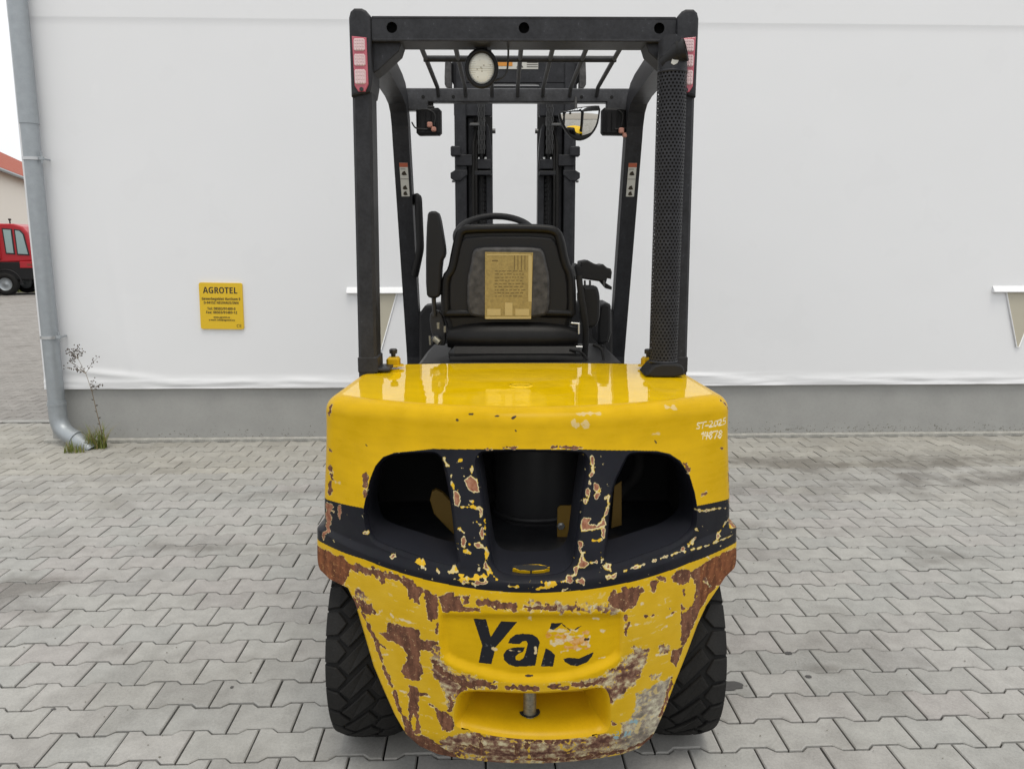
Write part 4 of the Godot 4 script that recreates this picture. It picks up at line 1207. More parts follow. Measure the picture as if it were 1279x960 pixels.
# ---- the paint of the casting: yellow over black, chipped to primer and rust
func stamp(buf: PackedFloat32Array, rows: Array, warp_a: PackedByteArray, warp_b: PackedByteArray, amp: float, uneven := 0.0) -> PackedFloat32Array:
	for f in rows:
		var pts := PackedVector2Array()
		var fat: float = f[0]
		for i in range(1, f.size() - 1, 2):
			pts.append(Vector2(f[i], f[i + 1]))
		var lo := pts[0]
		var hi := pts[0]
		for q in pts:
			lo = lo.min(q)
			hi = hi.max(q)
		var m := fat + 0.012
		var c0 := maxi(0, int((lo.x - m) / PX + TEX_W * 0.5))
		var c1 := mini(TEX_W - 1, int((hi.x + m) / PX + TEX_W * 0.5))
		var r0 := maxi(0, int((1.14 - hi.y - m) / PX))
		var r1 := mini(TEX_H - 1, int((1.14 - lo.y + m) / PX))
		for r in range(r0, r1 + 1):
			for c in range(c0, c1 + 1):
				var i := r * TEX_W + c
				var p := Vector2((c - TEX_W * 0.5) * PX, 1.14 - r * PX)
				var s := -1.0
				if fat == 0.0:
					s = sdf(pts, p)
				else:
					var best := 1e9
					for k in pts.size() - 1:
						var e := pts[k + 1] - pts[k]
						var w := p - pts[k]
						best = minf(best, (w - e * clampf(w.dot(e) / maxf(e.length_squared(), 1e-12), 0.0, 1.0)).length_squared())
					s = fat * (1.0 + uneven * (warp_a[i] - 128) / 75.0) - sqrt(best)
				if s < -0.012: continue
				s += amp * ((warp_a[i] - 128) + (warp_b[i] - 128) * 0.6) / 128.0
				if s > buf[i]: buf[i] = s
	return buf

func field(seed_: int, freq: float, oct := 4, sx := 1.0, sy := 1.0) -> PackedByteArray:
	var f := FastNoiseLite.new()
	f.seed = seed_
	f.frequency = freq
	f.fractal_octaves = oct
	var im := f.get_image(int(TEX_W / sx), int(TEX_H / sy))
	if sx != 1.0 or sy != 1.0: im.resize(TEX_W, TEX_H)
	return im.get_data()

func paint_casting() -> StandardMaterial3D:
	var n := TEX_W * TEX_H
	var wa := field(11, 0.028, 3)
	var wb := field(12, 0.10, 3)
	var nc := field(13, 0.010, 5)
	var nf := field(14, 0.26, 2)
	var ns := field(15, 0.05, 4, 5.0)
	var nv := field(16, 0.065, 4)
	var wv := field(18, 0.045, 2)
	var nt := field(19, 0.05, 4, 1.0, 5.0)
	var nb := field(17, 0.022, 3)
	var bufs := {}
	for k in ["R", "G", "Y", "C", "W", "K", "B", "O", "L", "H"]:
		var b := PackedFloat32Array()
		b.resize(n)
		b.fill(-1.0)
		bufs[k] = b
	var amps := {"R": 0.0038, "G": 0.007, "Y": 0.0026, "C": 0.0024, "W": 0.0022, "K": 0.001, "B": 0.005, "O": 0.0035}
	for k in amps: bufs[k] = stamp(bufs[k], WEAR[k], wv, wb, amps[k], 0.75 if k in "CYWO" else 0.35)
	var letters := []
	for f in LETTERS: letters.append([0.0] + f)
	bufs["L"] = stamp(bufs["L"], letters, wa, wb, 0.0006)
	var hand := []
	for f in HANDWRITING: hand.append([0.0014] + f)
	bufs["H"] = stamp(bufs["H"], hand, wa, wb, 0.0010)
	var R: PackedFloat32Array = bufs["R"]
	var G: PackedFloat32Array = bufs["G"]
	var Y: PackedFloat32Array = bufs["Y"]
	var C: PackedFloat32Array = bufs["C"]
	var W: PackedFloat32Array = bufs["W"]
	var K: PackedFloat32Array = bufs["K"]
	var B: PackedFloat32Array = bufs["B"]
	var O: PackedFloat32Array = bufs["O"]
	var Lt: PackedFloat32Array = bufs["L"]
	var Hd: PackedFloat32Array = bufs["H"]
	# where the black paint is: a band round the truck above the bumper and the whole grille
	var black := PackedVector2Array([Vector2(-0.70, 0.758), Vector2(-0.536, 0.762), Vector2(-0.419, 0.774)])
	black.append_array(PackedVector2Array([Vector2(-0.416, 0.788), Vector2(-0.403, 0.844), Vector2(-0.388, 0.881), Vector2(-0.367, 0.906), Vector2(-0.337, 0.920), Vector2(-0.237, 0.938), Vector2(-0.110, 0.944), Vector2(-0.02, 0.946), Vector2(0.13, 0.942), Vector2(0.264, 0.931), Vector2(0.324, 0.924), Vector2(0.36, 0.913), Vector2(0.390, 0.892), Vector2(0.417, 0.851), Vector2(0.431, 0.807), Vector2(0.438, 0.772), Vector2(0.561, 0.756), Vector2(0.70, 0.752), Vector2(0.70, 0.628), Vector2(0.567, 0.633), Vector2(0.403, 0.6475), Vector2(0.0, 0.651), Vector2(-0.411, 0.6575), Vector2(-0.536, 0.645), Vector2(-0.70, 0.64)]))
	var bx := PackedFloat32Array()
	bx.resize(TEX_W * 2)
	var alb := PackedByteArray()
	alb.resize(n * 3)
	var rgh := PackedByteArray()
	rgh.resize(n)
	var hgt := PackedByteArray()
	hgt.resize(n)
	var lut := PackedByteArray()
	lut.resize(1025)
	for i in 1025: lut[i] = int(Color(i / 1024.0, 0, 0).linear_to_srgb().r * 255.0)
	for r in TEX_H:
		var h := 1.14 - r * PX
		# spans of the black paint on this row
		var cuts := []
		var j := black.size() - 1
		for i in black.size():
			var a := black[j]
			var b := black[i]
			if (a.y > h) != (b.y > h):
				cuts.append(a.x + (h - a.y) / (b.y - a.y) * (b.x - a.x))
			j = i
		cuts.sort()
		for c in TEX_W:
			var i := r * TEX_W + c
			var x := (c - TEX_W * 0.5) * PX
			var coarse := (nc[i] - 128) / 128.0
			var fine := (nf[i] - 128) / 128.0
			var streak := (ns[i] - 128) / 128.0
			var mid := (nv[i] - 128) / 128.0
			var is_black := false
			var xe := x + 0.0008 * fine
			for k in range(0, cuts.size() - 1, 2):
				if xe > cuts[k] and xe < cuts[k + 1]: is_black = true
			var cr: float
			var cg: float
			var cb: float
			var ro := 0.32 + 0.10 * coarse + 0.06 * streak
			var he := 0.8
			if is_black:
				cr = 0.0105 + 0.003 * coarse
				cg = 0.0110 + 0.003 * coarse
				cb = 0.0150 + 0.003 * coarse
				ro = 0.30 + 0.14 * absf(streak)
				var y := Y[i]
				var cc := C[i]
				var rr := R[i]
				# small stray chips
				if h < 0.93 and mid > (0.59 if absf(x) < 0.26 and h > 0.69 else 0.63) and wa[i] > (166 if absf(x) < 0.26 else 174): y = maxf(y, 0.001)
				var big := (nb[i] - 128) / 128.0
				if cc > -0.0014 or y > 0.0 or rr > -0.0016:
					he = 0.55
					ro = 0.6
					if rr > 0.0006 or cc > 0.0026 + 0.0012 * big:
						cr = 0.25 + 0.10 * mid + 0.05 * fine; cg = 0.115 + 0.07 * mid + 0.03 * fine; cb = 0.07 + 0.05 * mid
						he = 0.35
						ro = 0.85
					elif cc > 0.0 or (rr > -0.0008 and fine > -0.3):
						cr = 0.50 + 0.12 * fine + 0.08 * mid; cg = 0.425 + 0.12 * fine + 0.05 * mid; cb = 0.235 + 0.08 * fine
					elif y > 0.0:
						if big + mid > 0.25: cr = 0.50; cg = 0.40; cb = 0.18
						else: cr = 0.56; cg = 0.345; cb = 0.02
					elif cc > -0.0010 and big > 0.0:
						cr = 0.50; cg = 0.32; cb = 0.03
			else:
				var v := 1.0 + 0.08 * coarse + 0.045 * streak + 0.02 * fine - (0.10 if streak > 0.45 and fine > 0.25 else 0.0)
				cr = 0.562 * v; cg = 0.343 * v; cb = 0.004 * v
				# the lower panel is duller and scratched
				var low := 1.0 - smoothstep(0.62, 0.66, h)
				if low > 0.0:
					var in_plate := h < 0.605 and h > 0.43 and absf(x) < 0.215
					if not in_plate:
						var k := low * (0.20 + 0.12 * coarse)
						cr = lerpf(cr, 0.50, k); cg = lerpf(cg, 0.36, k); cb = lerpf(cb, 0.07, k)
						if streak > 0.42 and mid > 0.1:
							cr = lerpf(cr, 0.6, 0.35); cg = lerpf(cg, 0.5, 0.35); cb = lerpf(cb, 0.24, 0.35)
					ro = 0.38 + 0.1 * coarse
				if Lt[i] > 0.0 and not (W[i] > 0.0 or O[i] > 0.0):
					cr = 0.017; cg = 0.018; cb = 0.022
					ro = 0.4
					if mid > 0.45 and streak > 0.2: cr += 0.05; cg += 0.05; cb += 0.05
				var o := O[i]
				if o > -0.001:
					cr = 0.56 + 0.1 * mid; cg = 0.30 + 0.12 * mid; cb = 0.09 + 0.12 * mid
					ro = 0.7
				var w := W[i]
				if w > -0.001:
					var k := clampf((w + 0.001) / 0.002, 0.0, 1.0) * (0.75 + 0.25 * fine) * (0.62 if h > 0.66 else 1.0)
					cr = lerpf(cr, 0.60, k); cg = lerpf(cg, 0.53, k); cb = lerpf(cb, 0.38, k)
					ro = lerpf(ro, 0.7, k)
				if Hd[i] > -0.0006:
					var k := clampf((Hd[i] + 0.0006) / 0.0012, 0.0, 1.0) * clampf(0.75 + 0.8 * fine, 0.2, 0.95)
					cr = lerpf(cr, 0.80, k); cg = lerpf(cg, 0.78, k); cb = lerpf(cb, 0.68, k)
				var g := G[i]
				if g > -0.0035:
					# scraped through: primer, rust and leftovers of paint side by side
					he = 0.55
					ro = 0.78
					var big := (nb[i] - 128) / 128.0
					var t := clampf(0.5 + 0.55 * big + 0.42 * mid + 0.40 * streak + 0.22 * fine, 0.0, 1.0)
					if g < 0.0:
						if mid + fine > 0.0: cr = 0.58; cg = 0.45; cb = 0.17
					elif coarse + mid > 0.62:
						cr = 0.56 + 0.08 * fine; cg = 0.36 + 0.05 * fine; cb = 0.05
					elif t < 0.36:
						var k := t / 0.36
						cr = lerpf(0.085, 0.185, k); cg = lerpf(0.042, 0.098, k); cb = lerpf(0.032, 0.068, k)
					elif t < 0.66:
						var k := (t - 0.36) / 0.30
						cr = lerpf(0.185, 0.33, k); cg = lerpf(0.098, 0.25, k); cb = lerpf(0.068, 0.15, k)
					else:
						var k := (t - 0.66) / 0.34
						cr = lerpf(0.33, 0.54, k); cg = lerpf(0.25, 0.475, k); cb = lerpf(0.15, 0.31, k)
					if x > 0.20 and h < 0.37 and h > 0.20:
						var k := 0.55 * clampf((x - 0.20) / 0.05, 0.0, 1.0)
						var gr := 0.20 + 0.22 * t
						cr = lerpf(cr, gr, k); cg = lerpf(cg, gr * 1.02, k); cb = lerpf(cb, gr * 0.86, k)
				var b := B[i]
				if b > 0.0 and mid > -0.25:
					cr = 0.22; cg = 0.33 + 0.05 * fine; cb = 0.36 if x > 0.1 and h < 0.45 else 0.24
					ro = 0.7
				var q := R[i]
				if q > -0.0022:
					if q > 0.0:
						he = 0.3 + 0.1 * fine
						ro = 0.86
						var k := clampf(0.5 + 0.75 * (nt[i] - 128) / 128.0 + 0.2 * streak + 0.35 * fine + 0.35 * mid - (0.25 if q < 0.0016 else 0.0), 0.0, 1.0)
						cr = lerpf(0.090, 0.200, k); cg = lerpf(0.043, 0.092, k); cb = lerpf(0.029, 0.055, k)
						if mid + 0.7 * fine > 0.78: cr = 0.40; cg = 0.30; cb = 0.16
						if absf(x) > 0.44 and h < 0.7:
							cr *= 1.15; cg *= 0.95; cb *= 0.72
					elif q > -0.0008 - 0.0016 * mid - 0.0012 * (nb[i] - 128) / 128.0:
						cr = 0.62 + 0.08 * fine; cg = 0.49 + 0.08 * fine; cb = 0.23 + 0.05 * fine
						he = 0.6
				if K[i] > -0.0004:
					cr = 0.05; cg = 0.035; cb = 0.025
			alb[i * 3] = lut[clampi(int(cr * 1024.0), 0, 1024)]
			alb[i * 3 + 1] = lut[clampi(int(cg * 1024.0), 0, 1024)]
			alb[i * 3 + 2] = lut[clampi(int(cb * 1024.0), 0, 1024)]
			rgh[i] = int(clampf(ro, 0.0, 1.0) * 255.0)
			hgt[i] = int(clampf(he + 0.04 * coarse, 0.0, 1.0) * 255.0)
	var m := mat(Color.WHITE, 1.0)
	m.albedo_texture = ImageTexture.create_from_image(Image.create_from_data(TEX_W, TEX_H, false, Image.FORMAT_RGB8, alb))
	m.roughness_texture = ImageTexture.create_from_image(Image.create_from_data(TEX_W, TEX_H, false, Image.FORMAT_L8, rgh))
	m.heightmap_enabled = true
	m.heightmap_texture = ImageTexture.create_from_image(Image.create_from_data(TEX_W, TEX_H, false, Image.FORMAT_L8, hgt))
	m.heightmap_scale = 0.10
	m.metallic_specular = 0.22
	m.texture_repeat = true
	return m

func range_f(a: float, b: float, n: int) -> Array:
	var r := []
	for i in n + 1: r.append(lerpf(a, b, float(i) / n))
	return r

func build_casting(truck: Node3D) -> void:
	var win_l := smooth_poly(pv([-0.419, 0.744, -0.416, 0.788, -0.403, 0.844, -0.388, 0.881, -0.367, 0.905, -0.337, 0.918, -0.288, 0.926, -0.237, 0.932, -0.221, 0.928, -0.206, 0.915, -0.194, 0.875, -0.181, 0.818, -0.173, 0.769, -0.167, 0.720, -0.161, 0.695, -0.168, 0.681, -0.210, 0.680, -0.291, 0.688, -0.366, 0.692, -0.399, 0.700]), 1)
	var win_c := smooth_poly(pv([-0.133, 0.912, -0.125, 0.932, -0.110, 0.941, -0.020, 0.944, 0.127, 0.939, 0.143, 0.930, 0.150, 0.910, 0.142, 0.864, 0.130, 0.810, 0.118, 0.743, 0.112, 0.708, 0.100, 0.686, 0.077, 0.676, 0.032, 0.673, -0.005, 0.673, -0.041, 0.673, -0.074, 0.678, -0.091, 0.691, -0.099, 0.720, -0.107, 0.771, -0.115, 0.822, -0.123, 0.873]), 1)
	var win_r := smooth_poly(pv([0.233, 0.905, 0.244, 0.922, 0.264, 0.927, 0.324, 0.921, 0.359, 0.911, 0.390, 0.889, 0.417, 0.849, 0.431, 0.807, 0.438, 0.764, 0.436, 0.727, 0.425, 0.707, 0.370, 0.689, 0.294, 0.687, 0.224, 0.681, 0.180, 0.680, 0.170, 0.694, 0.174, 0.718, 0.181, 0.754, 0.189, 0.805, 0.202, 0.856]), 1)
	plate_poly = smooth_poly(pv([-0.214, 0.562, -0.210, 0.579, -0.198, 0.587, -0.000, 0.608, 0.209, 0.585, 0.221, 0.575, 0.226, 0.557, 0.224, 0.480, 0.212, 0.462, 0.186, 0.450, 0.122, 0.435, 0.067, 0.429, 0.017, 0.427, -0.034, 0.429, -0.085, 0.435, -0.169, 0.452, -0.200, 0.463, -0.212, 0.485]), 2)
	var pocket := smooth_poly(pv([-0.170, 0.388, -0.140, 0.402, -0.085, 0.408, -0.024, 0.408, 0.018, 0.407, 0.101, 0.407, 0.170, 0.402, 0.186, 0.388, 0.195, 0.355, 0.197, 0.288, 0.184, 0.269, 0.104, 0.270, 0.019, 0.274, -0.065, 0.279, -0.137, 0.287, -0.173, 0.290, -0.182, 0.306, -0.179, 0.352]), 1)
	var low := pv([-0.46, 0.566, -0.436, 0.534, -0.410, 0.463, -0.385, 0.388, -0.354, 0.328, -0.329, 0.280, -0.303, 0.237, -0.270, 0.208, -0.224, 0.194, -0.119, 0.1935, -0.002, 0.1935, 0.117, 0.191, 0.230, 0.187, 0.277, 0.194, 0.308, 0.219, 0.335, 0.278, 0.366, 0.347, 0.403, 0.417, 0.432, 0.474, 0.46, 0.511])
	var end_v := TOP + ROLL * PI * 0.5
	var outer := low.duplicate()
	outer.append(Vector2(SEAM, end_v))
	outer.append(Vector2(-SEAM, end_v))
	var vs := range_f(0.17, 0.66, 84)
	vs.append_array(range_f(0.664, 0.70, 9))
	vs.append_array(range_f(0.708, TOP, 30))
	vs.append_array(range_f(TOP + ROLL * PI * 0.5 / 8.0, end_v, 7))
	var st := S()
	patch(st, outer, [win_l, win_c, win_r, pocket], range_f(-SEAM, SEAM, 164), vs)
	for s in [-1.0, 1.0]:
		var h0 := 0.566 if s < 0 else 0.511
		var strip := PackedVector2Array([Vector2(s * SEAM, h0), Vector2(s * (SEAM + 0.05), 0.560), Vector2(s * (SEAM + 0.10), 0.575), Vector2(s * (SEAM + 0.15), 0.60), Vector2(s * (SEAM + 0.30), 0.60), Vector2(s * (SEAM + 0.30), end_v), Vector2(s * SEAM, end_v)])
		if s > 0: strip.reverse()
		var us := range_f(SEAM, SEAM + 0.075, 8)
		us.append_array(range_f(SEAM + 0.084, SEAM + 0.18, 12))
		us.append_array(range_f(SEAM + 0.20, SEAM + 0.30, 5))
		if s < 0:
			us.reverse()
			for i in us.size(): us[i] = -us[i]
		patch(st, strip, [], us, vs)
	var face := st.commit()
	var skin := paint_casting()
	var cw := Node3D.new()
	cw.name = "counterweight"
	truck.add_child(cw)
	cw.set_meta("label", "worn yellow cast counterweight with a black grille band and rusty bumper edges")
	shared("casting_face", face, skin, cw)
	# the reveals of the openings and the lower lip
	st = S()
	for w in [win_l, win_r, win_c]:
		reveal(st, w, [[0.0, 0.0], [0.002, 0.003], [0.006, 0.008], [0.009, 0.018]])
	obj("grille_lip", st, skin, cw)
	for w in [win_l, win_r, win_c]:
		st = S()
		reveal(st, w, [[0.009, 0.018], [0.010, 0.05], [0.0105, 0.11], [0.011, 0.16]])
		obj("grille_reveal", st, M.black_paint, cw)
	st = S()
	var lip := low.duplicate()
	lip.insert(0, Vector2(-SEAM, 0.6))
	lip.append(Vector2(SEAM, 0.6))
	lip = low
	var n := lip.size()
	st.set_smooth_group(0)
	var rings := []
	for s in [[0.0, 0.0], [-0.003, 0.004], [-0.007, 0.013], [-0.008, 0.05], [-0.002, 0.12]]:
		var ring := []
		for i in n:
			var a: Vector2 = lip[maxi(i - 1, 0)]
			var b: Vector2 = lip[mini(i + 1, n - 1)]
			var t := (b - a).normalized()
			var q: Vector2 = lip[i] + Vector2(-t.y, t.x) * s[0]
			ring.append([Vector3(q.x, q.y, cast_point(lip[i].x, lip[i].y).z - s[1]), cast_uv(lip[i].x, lip[i].y + 0.004 + s[1] * 0.1)])
		rings.append(ring)
	for k in rings.size() - 1:
		for i in n - 1:
			for t in [[rings[k][i], rings[k][i + 1], rings[k + 1][i + 1]], [rings[k][i], rings[k + 1][i + 1], rings[k + 1][i]]]:
				for v in t:
					st.set_uv(v[1])
					st.add_vertex(v[0])
	obj("lower_lip", st, skin, cw)
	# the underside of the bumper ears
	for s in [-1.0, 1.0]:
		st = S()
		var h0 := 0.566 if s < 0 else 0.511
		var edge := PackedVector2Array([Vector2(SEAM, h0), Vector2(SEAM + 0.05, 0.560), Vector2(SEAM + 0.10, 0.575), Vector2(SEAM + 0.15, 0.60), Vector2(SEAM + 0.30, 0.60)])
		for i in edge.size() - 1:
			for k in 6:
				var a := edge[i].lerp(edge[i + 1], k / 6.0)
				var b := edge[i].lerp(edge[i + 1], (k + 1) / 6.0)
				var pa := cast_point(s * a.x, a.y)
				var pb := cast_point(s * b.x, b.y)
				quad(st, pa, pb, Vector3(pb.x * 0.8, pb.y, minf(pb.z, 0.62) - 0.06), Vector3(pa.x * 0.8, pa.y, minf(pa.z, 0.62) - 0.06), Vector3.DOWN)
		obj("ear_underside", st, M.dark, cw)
	# deck: rows between the left and the right rim of the roll
	st = S()
	st.set_smooth_group(0)
	var rim := range_f(0.0, SEAM, 26)
	rim.append_array(range_f(SEAM + 0.01, SEAM + 0.30, 30))
	var cols := 24
	var rows := []
	for x in rim:
		var a := cast_point(-maxf(x, 0.004), end_v)
		var b := cast_point(maxf(x, 0.004), end_v)
		var row := []
		for c in cols + 1:
			var t := float(c) / cols * 2.0 - 1.0
			t = signf(t) * pow(absf(t), 0.8)
			var q := a.lerp(b, t * 0.5 + 0.5)
			var inn := clampf((0.655 - q.z) / 0.62, 0.0, 1.0)
			var e := 1.0 - absf(t)
			q.y += 0.005 * (1.0 - t * t) * smoothstep(0.0, 0.8, inn)
			row.append(q)
		rows.append(row)
	for i in rows.size() - 1:
		for c in cols:
			quad(st, rows[i][c], rows[i][c + 1], rows[i + 1][c + 1], rows[i + 1][c], Vector3.UP)
	var deck := obj("deck", st, M.deck, cw)
	st = S()
	lathe(st, V(-0.012, 1.042, 2.236), Vector3.UP, [Vector2(0.0, 0.036), Vector2(0.0022, 0.034), Vector2(0.0022, 0.027), Vector2(0.0016, 0.025), Vector2(0.0016, 0.012), Vector2(0.0021, 0.010), Vector2(0.0021, 0.0005)], 28)
	obj("lifting_plug", st, M.deck, cw)
	# front end of the casting and the dark inside behind the grille
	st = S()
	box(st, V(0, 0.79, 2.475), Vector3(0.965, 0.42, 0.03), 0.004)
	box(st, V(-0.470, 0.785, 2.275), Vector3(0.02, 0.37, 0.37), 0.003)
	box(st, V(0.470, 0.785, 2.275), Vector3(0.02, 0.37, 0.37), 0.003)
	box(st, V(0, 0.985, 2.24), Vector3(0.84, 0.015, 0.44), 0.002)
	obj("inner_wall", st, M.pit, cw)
	st = S()
	var f0 := range_f(-0.462, 0.462, 24)
	for i in 24:
		var xa: float = f0[i]
		var xb: float = f0[i + 1]
		var za := 2.6 - (table(KD, 0.69) + 1.05 * xa * xa) - 0.045
		var zb := 2.6 - (table(KD, 0.69) + 1.05 * xb * xb) - 0.045
		quad(st, Vector3(xa, 0.660, za), Vector3(xb, 0.660, zb), Vector3(xb, 0.640, minf(zb - 0.1, 0.45)), Vector3(xa, 0.640, minf(za - 0.1, 0.45)), Vector3.UP)
		quad(st, Vector3(xa, 0.640, minf(za - 0.1, 0.45)), Vector3(xb, 0.640, minf(zb - 0.1, 0.45)), Vector3(xb, 0.635, 0.16), Vector3(xa, 0.635, 0.16), Vector3.UP)
	obj("sill_floor", st, M.powder, cw)
	st = S()
	tube(st, [V(0.035, 0.62, 2.32), V(0.035, 0.98, 2.32)], 0.125, 28)
	lathe(st, V(0.035, 0.645, 2.32), Vector3.UP, [Vector2(0, 0.125), Vector2(0.005, 0.132), Vector2(0.014, 0.132), Vector2(0.019, 0.125)], 28)
	obj("muffler", st, M.dark, cw)
	st = S()
	prism(st, pv([0.086, 0.724, 0.093, 0.732, 0.124, 0.732, 0.127, 0.644, 0.119, 0.626, 0.086, 0.626]), at_depth(2.10), -0.008, 0.0, 0.001)
	var brk := obj("bracket_plate", st, M.dirty_yellow, cw)
	st = S()
	lathe(st, V(0.096, 0.675, 2.098), Vector3.BACK, [Vector2(0, 0.011), Vector2(0.002, 0.011), Vector2(0.002, 0.007), Vector2(0.009, 0.007), Vector2(0.009, 0.0005)], 6, false)
	obj("bolt", st, M.bright, brk)
	st = S()
	prism(st, pv([-0.265, 0.743, -0.259, 0.767, -0.247, 0.773, -0.228, 0.763, -0.208, 0.739, -0.191, 0.718, -0.192, 0.636, -0.210, 0.653, -0.254, 0.702]), at_depth(2.12), -0.02, 0.0, 0.004)
	obj("hinge_arm", st, M.old_yellow, cw)
	st = S()
	prism(st, pv([0.248, 0.772, 0.268, 0.786, 0.271, 0.658, 0.242, 0.649]), at_depth(2.15), -0.006, 0.0, 0.001)
	obj("side_bracket", st, M.old_yellow, cw)
	st = S()
	prism(st, pv([-0.111, 0.704, -0.101, 0.699, -0.102, 0.651, -0.109, 0.642]), at_depth(2.16), -0.006, 0.0, 0.001)
	obj("side_bracket", st, M.old_yellow, cw)
	st = S()
	for q in [[-0.12, 0.69, -0.27, 0.9], [0.26, 0.68, 0.31, 0.93]]:
		st = S()
		tube(st, bend([V(q[0], q[1], 2.28), V(q[0] * 1.3, 0.80, 2.22), V(q[2], q[3], 2.3)], 0.05), 0.017, 10)
		obj("hose", st, M.rubber, cw)
	# the maker's oval on the sill, its black paint worn through
	var slant := Transform3D(Basis(Vector3.RIGHT, -1.15), V(0.003, 0.692, 1.765))
	for e in [[0.042, 0.0105, 0.0, 0.0022, M.yellow], [0.040, 0.0095, 0.001, 0.0030, M.pit]]:
		st = S()
		var ov := PackedVector2Array()
		for i in 28:
			var an := TAU * i / 28.0
			var wb := 1.0 + (0.22 * noise.get_noise_2d(cos(an) * 6.0, sin(an) * 6.0) if e[4] == M.yellow else 0.35 * noise.get_noise_2d(cos(an) * 7.0 + 9.0, sin(an) * 7.0))
			ov.append(Vector2(cos(an) * e[0] * wb, sin(an) * e[1] * wb))
		prism(st, ov, slant, -0.01, e[3], 0.0008)
		obj("cast_oval", st, e[4], cw)
	# tow pocket and pin
	st = S()
	var pk := dense(pocket, 0.012)
	var pn := pk.size()
	var front := []
	for q in pk: front.append(cast_point(q.x, q.y))
	var ringp := []
	for s in [[0.0, 0.0, 0.0], [0.003, 0.0015, 0.0], [0.008, 0.006, 0.0], [0.014, 0.016, 0.0], [0.020, 0.035, 0.03], [0.025, 0.065, 0.07], [0.030, 0.100, 0.10], [0.055, 0.110, 0.12]]:
		var q := inset(pk, minf(s[0], 0.03))
		var ring := []
		for i in pn:
			var z: float = lerpf(front[i].z, 0.83, minf(1.0, s[2] * 6.0))
			ring.append(Vector3(q[i].x * (1.0 - s[2] * 1.2), q[i].y + (0.0 if q[i].y > 0.33 else s[2] * 0.12), z - s[1]))
		ringp.append(ring)
	st.set_smooth_group(0)
	for k in ringp.size() - 1:
		for i in pn:
			var j := (i + 1) % pn
			var cen := Vector3(0.005, 0.345, ringp[k][i].z)
			quad(st, ringp[k][i], ringp[k][j], ringp[k + 1][j], ringp[k + 1][i], cen - ringp[k][i])
	st.set_smooth_group(-1)
	var bk: Array = ringp[-1]
	var cz := Vector3(0.005, 0.345, bk[0].z)
	for i in pn:
		tri(st, cz, bk[i], bk[(i + 1) % pn], Vector3.BACK)
	var pkt := obj("tow_pocket", st, M.yellow, cw)
	st = S()
	tube(st, [V(0.002, 0.42, 1.795), V(0.002, 0.27, 1.795)], 0.0158, 20)
	obj("tow_pin", st, M.steel, cw)
	st = S()
	lathe(st, V(0.002, 0.3055, 1.800), Vector3.UP, [Vector2(0, 0.0255), Vector2(0.001, 0.025), Vector2(0.001, 0.0005)], 24)
	obj("pin_hole", st, M.pit, cw)
	st = S()
	lathe(st, V(0.002, 0.395, 1.81), Vector3.DOWN, [Vector2(-0.01, 0.038), Vector2(0.004, 0.036), Vector2(0.004, 0.0005)], 24)
	obj("pin_hole", st, M.pit, cw)
	# bolts with black knobs on the deck
	for q in [[-0.418, 2.575], [0.407, 2.56]]:
		st = S()
		box(st, V(q[0], 1.062, q[1]), Vector3(0.042, 0.034, 0.045), 0.007)
		lathe(st, V(q[0], 1.05, q[1]), Vector3.UP, [Vector2(0, 0.034), Vector2(0.004, 0.032), Vector2(0.004, 0.001)], 16)
		var kb := obj("latch_block", st, M.yellow, cw)
		st = S()
		lathe(st, V(q[0], 1.079, q[1]), Vector3.UP, [Vector2(0, 0.007), Vector2(0.010, 0.008), Vector2(0.011, 0.0125), Vector2(0.022, 0.0135), Vector2(0.026, 0.010), Vector2(0.027, 0.0005)], 10, false)
		obj("latch_knob", st, M.dark, kb)

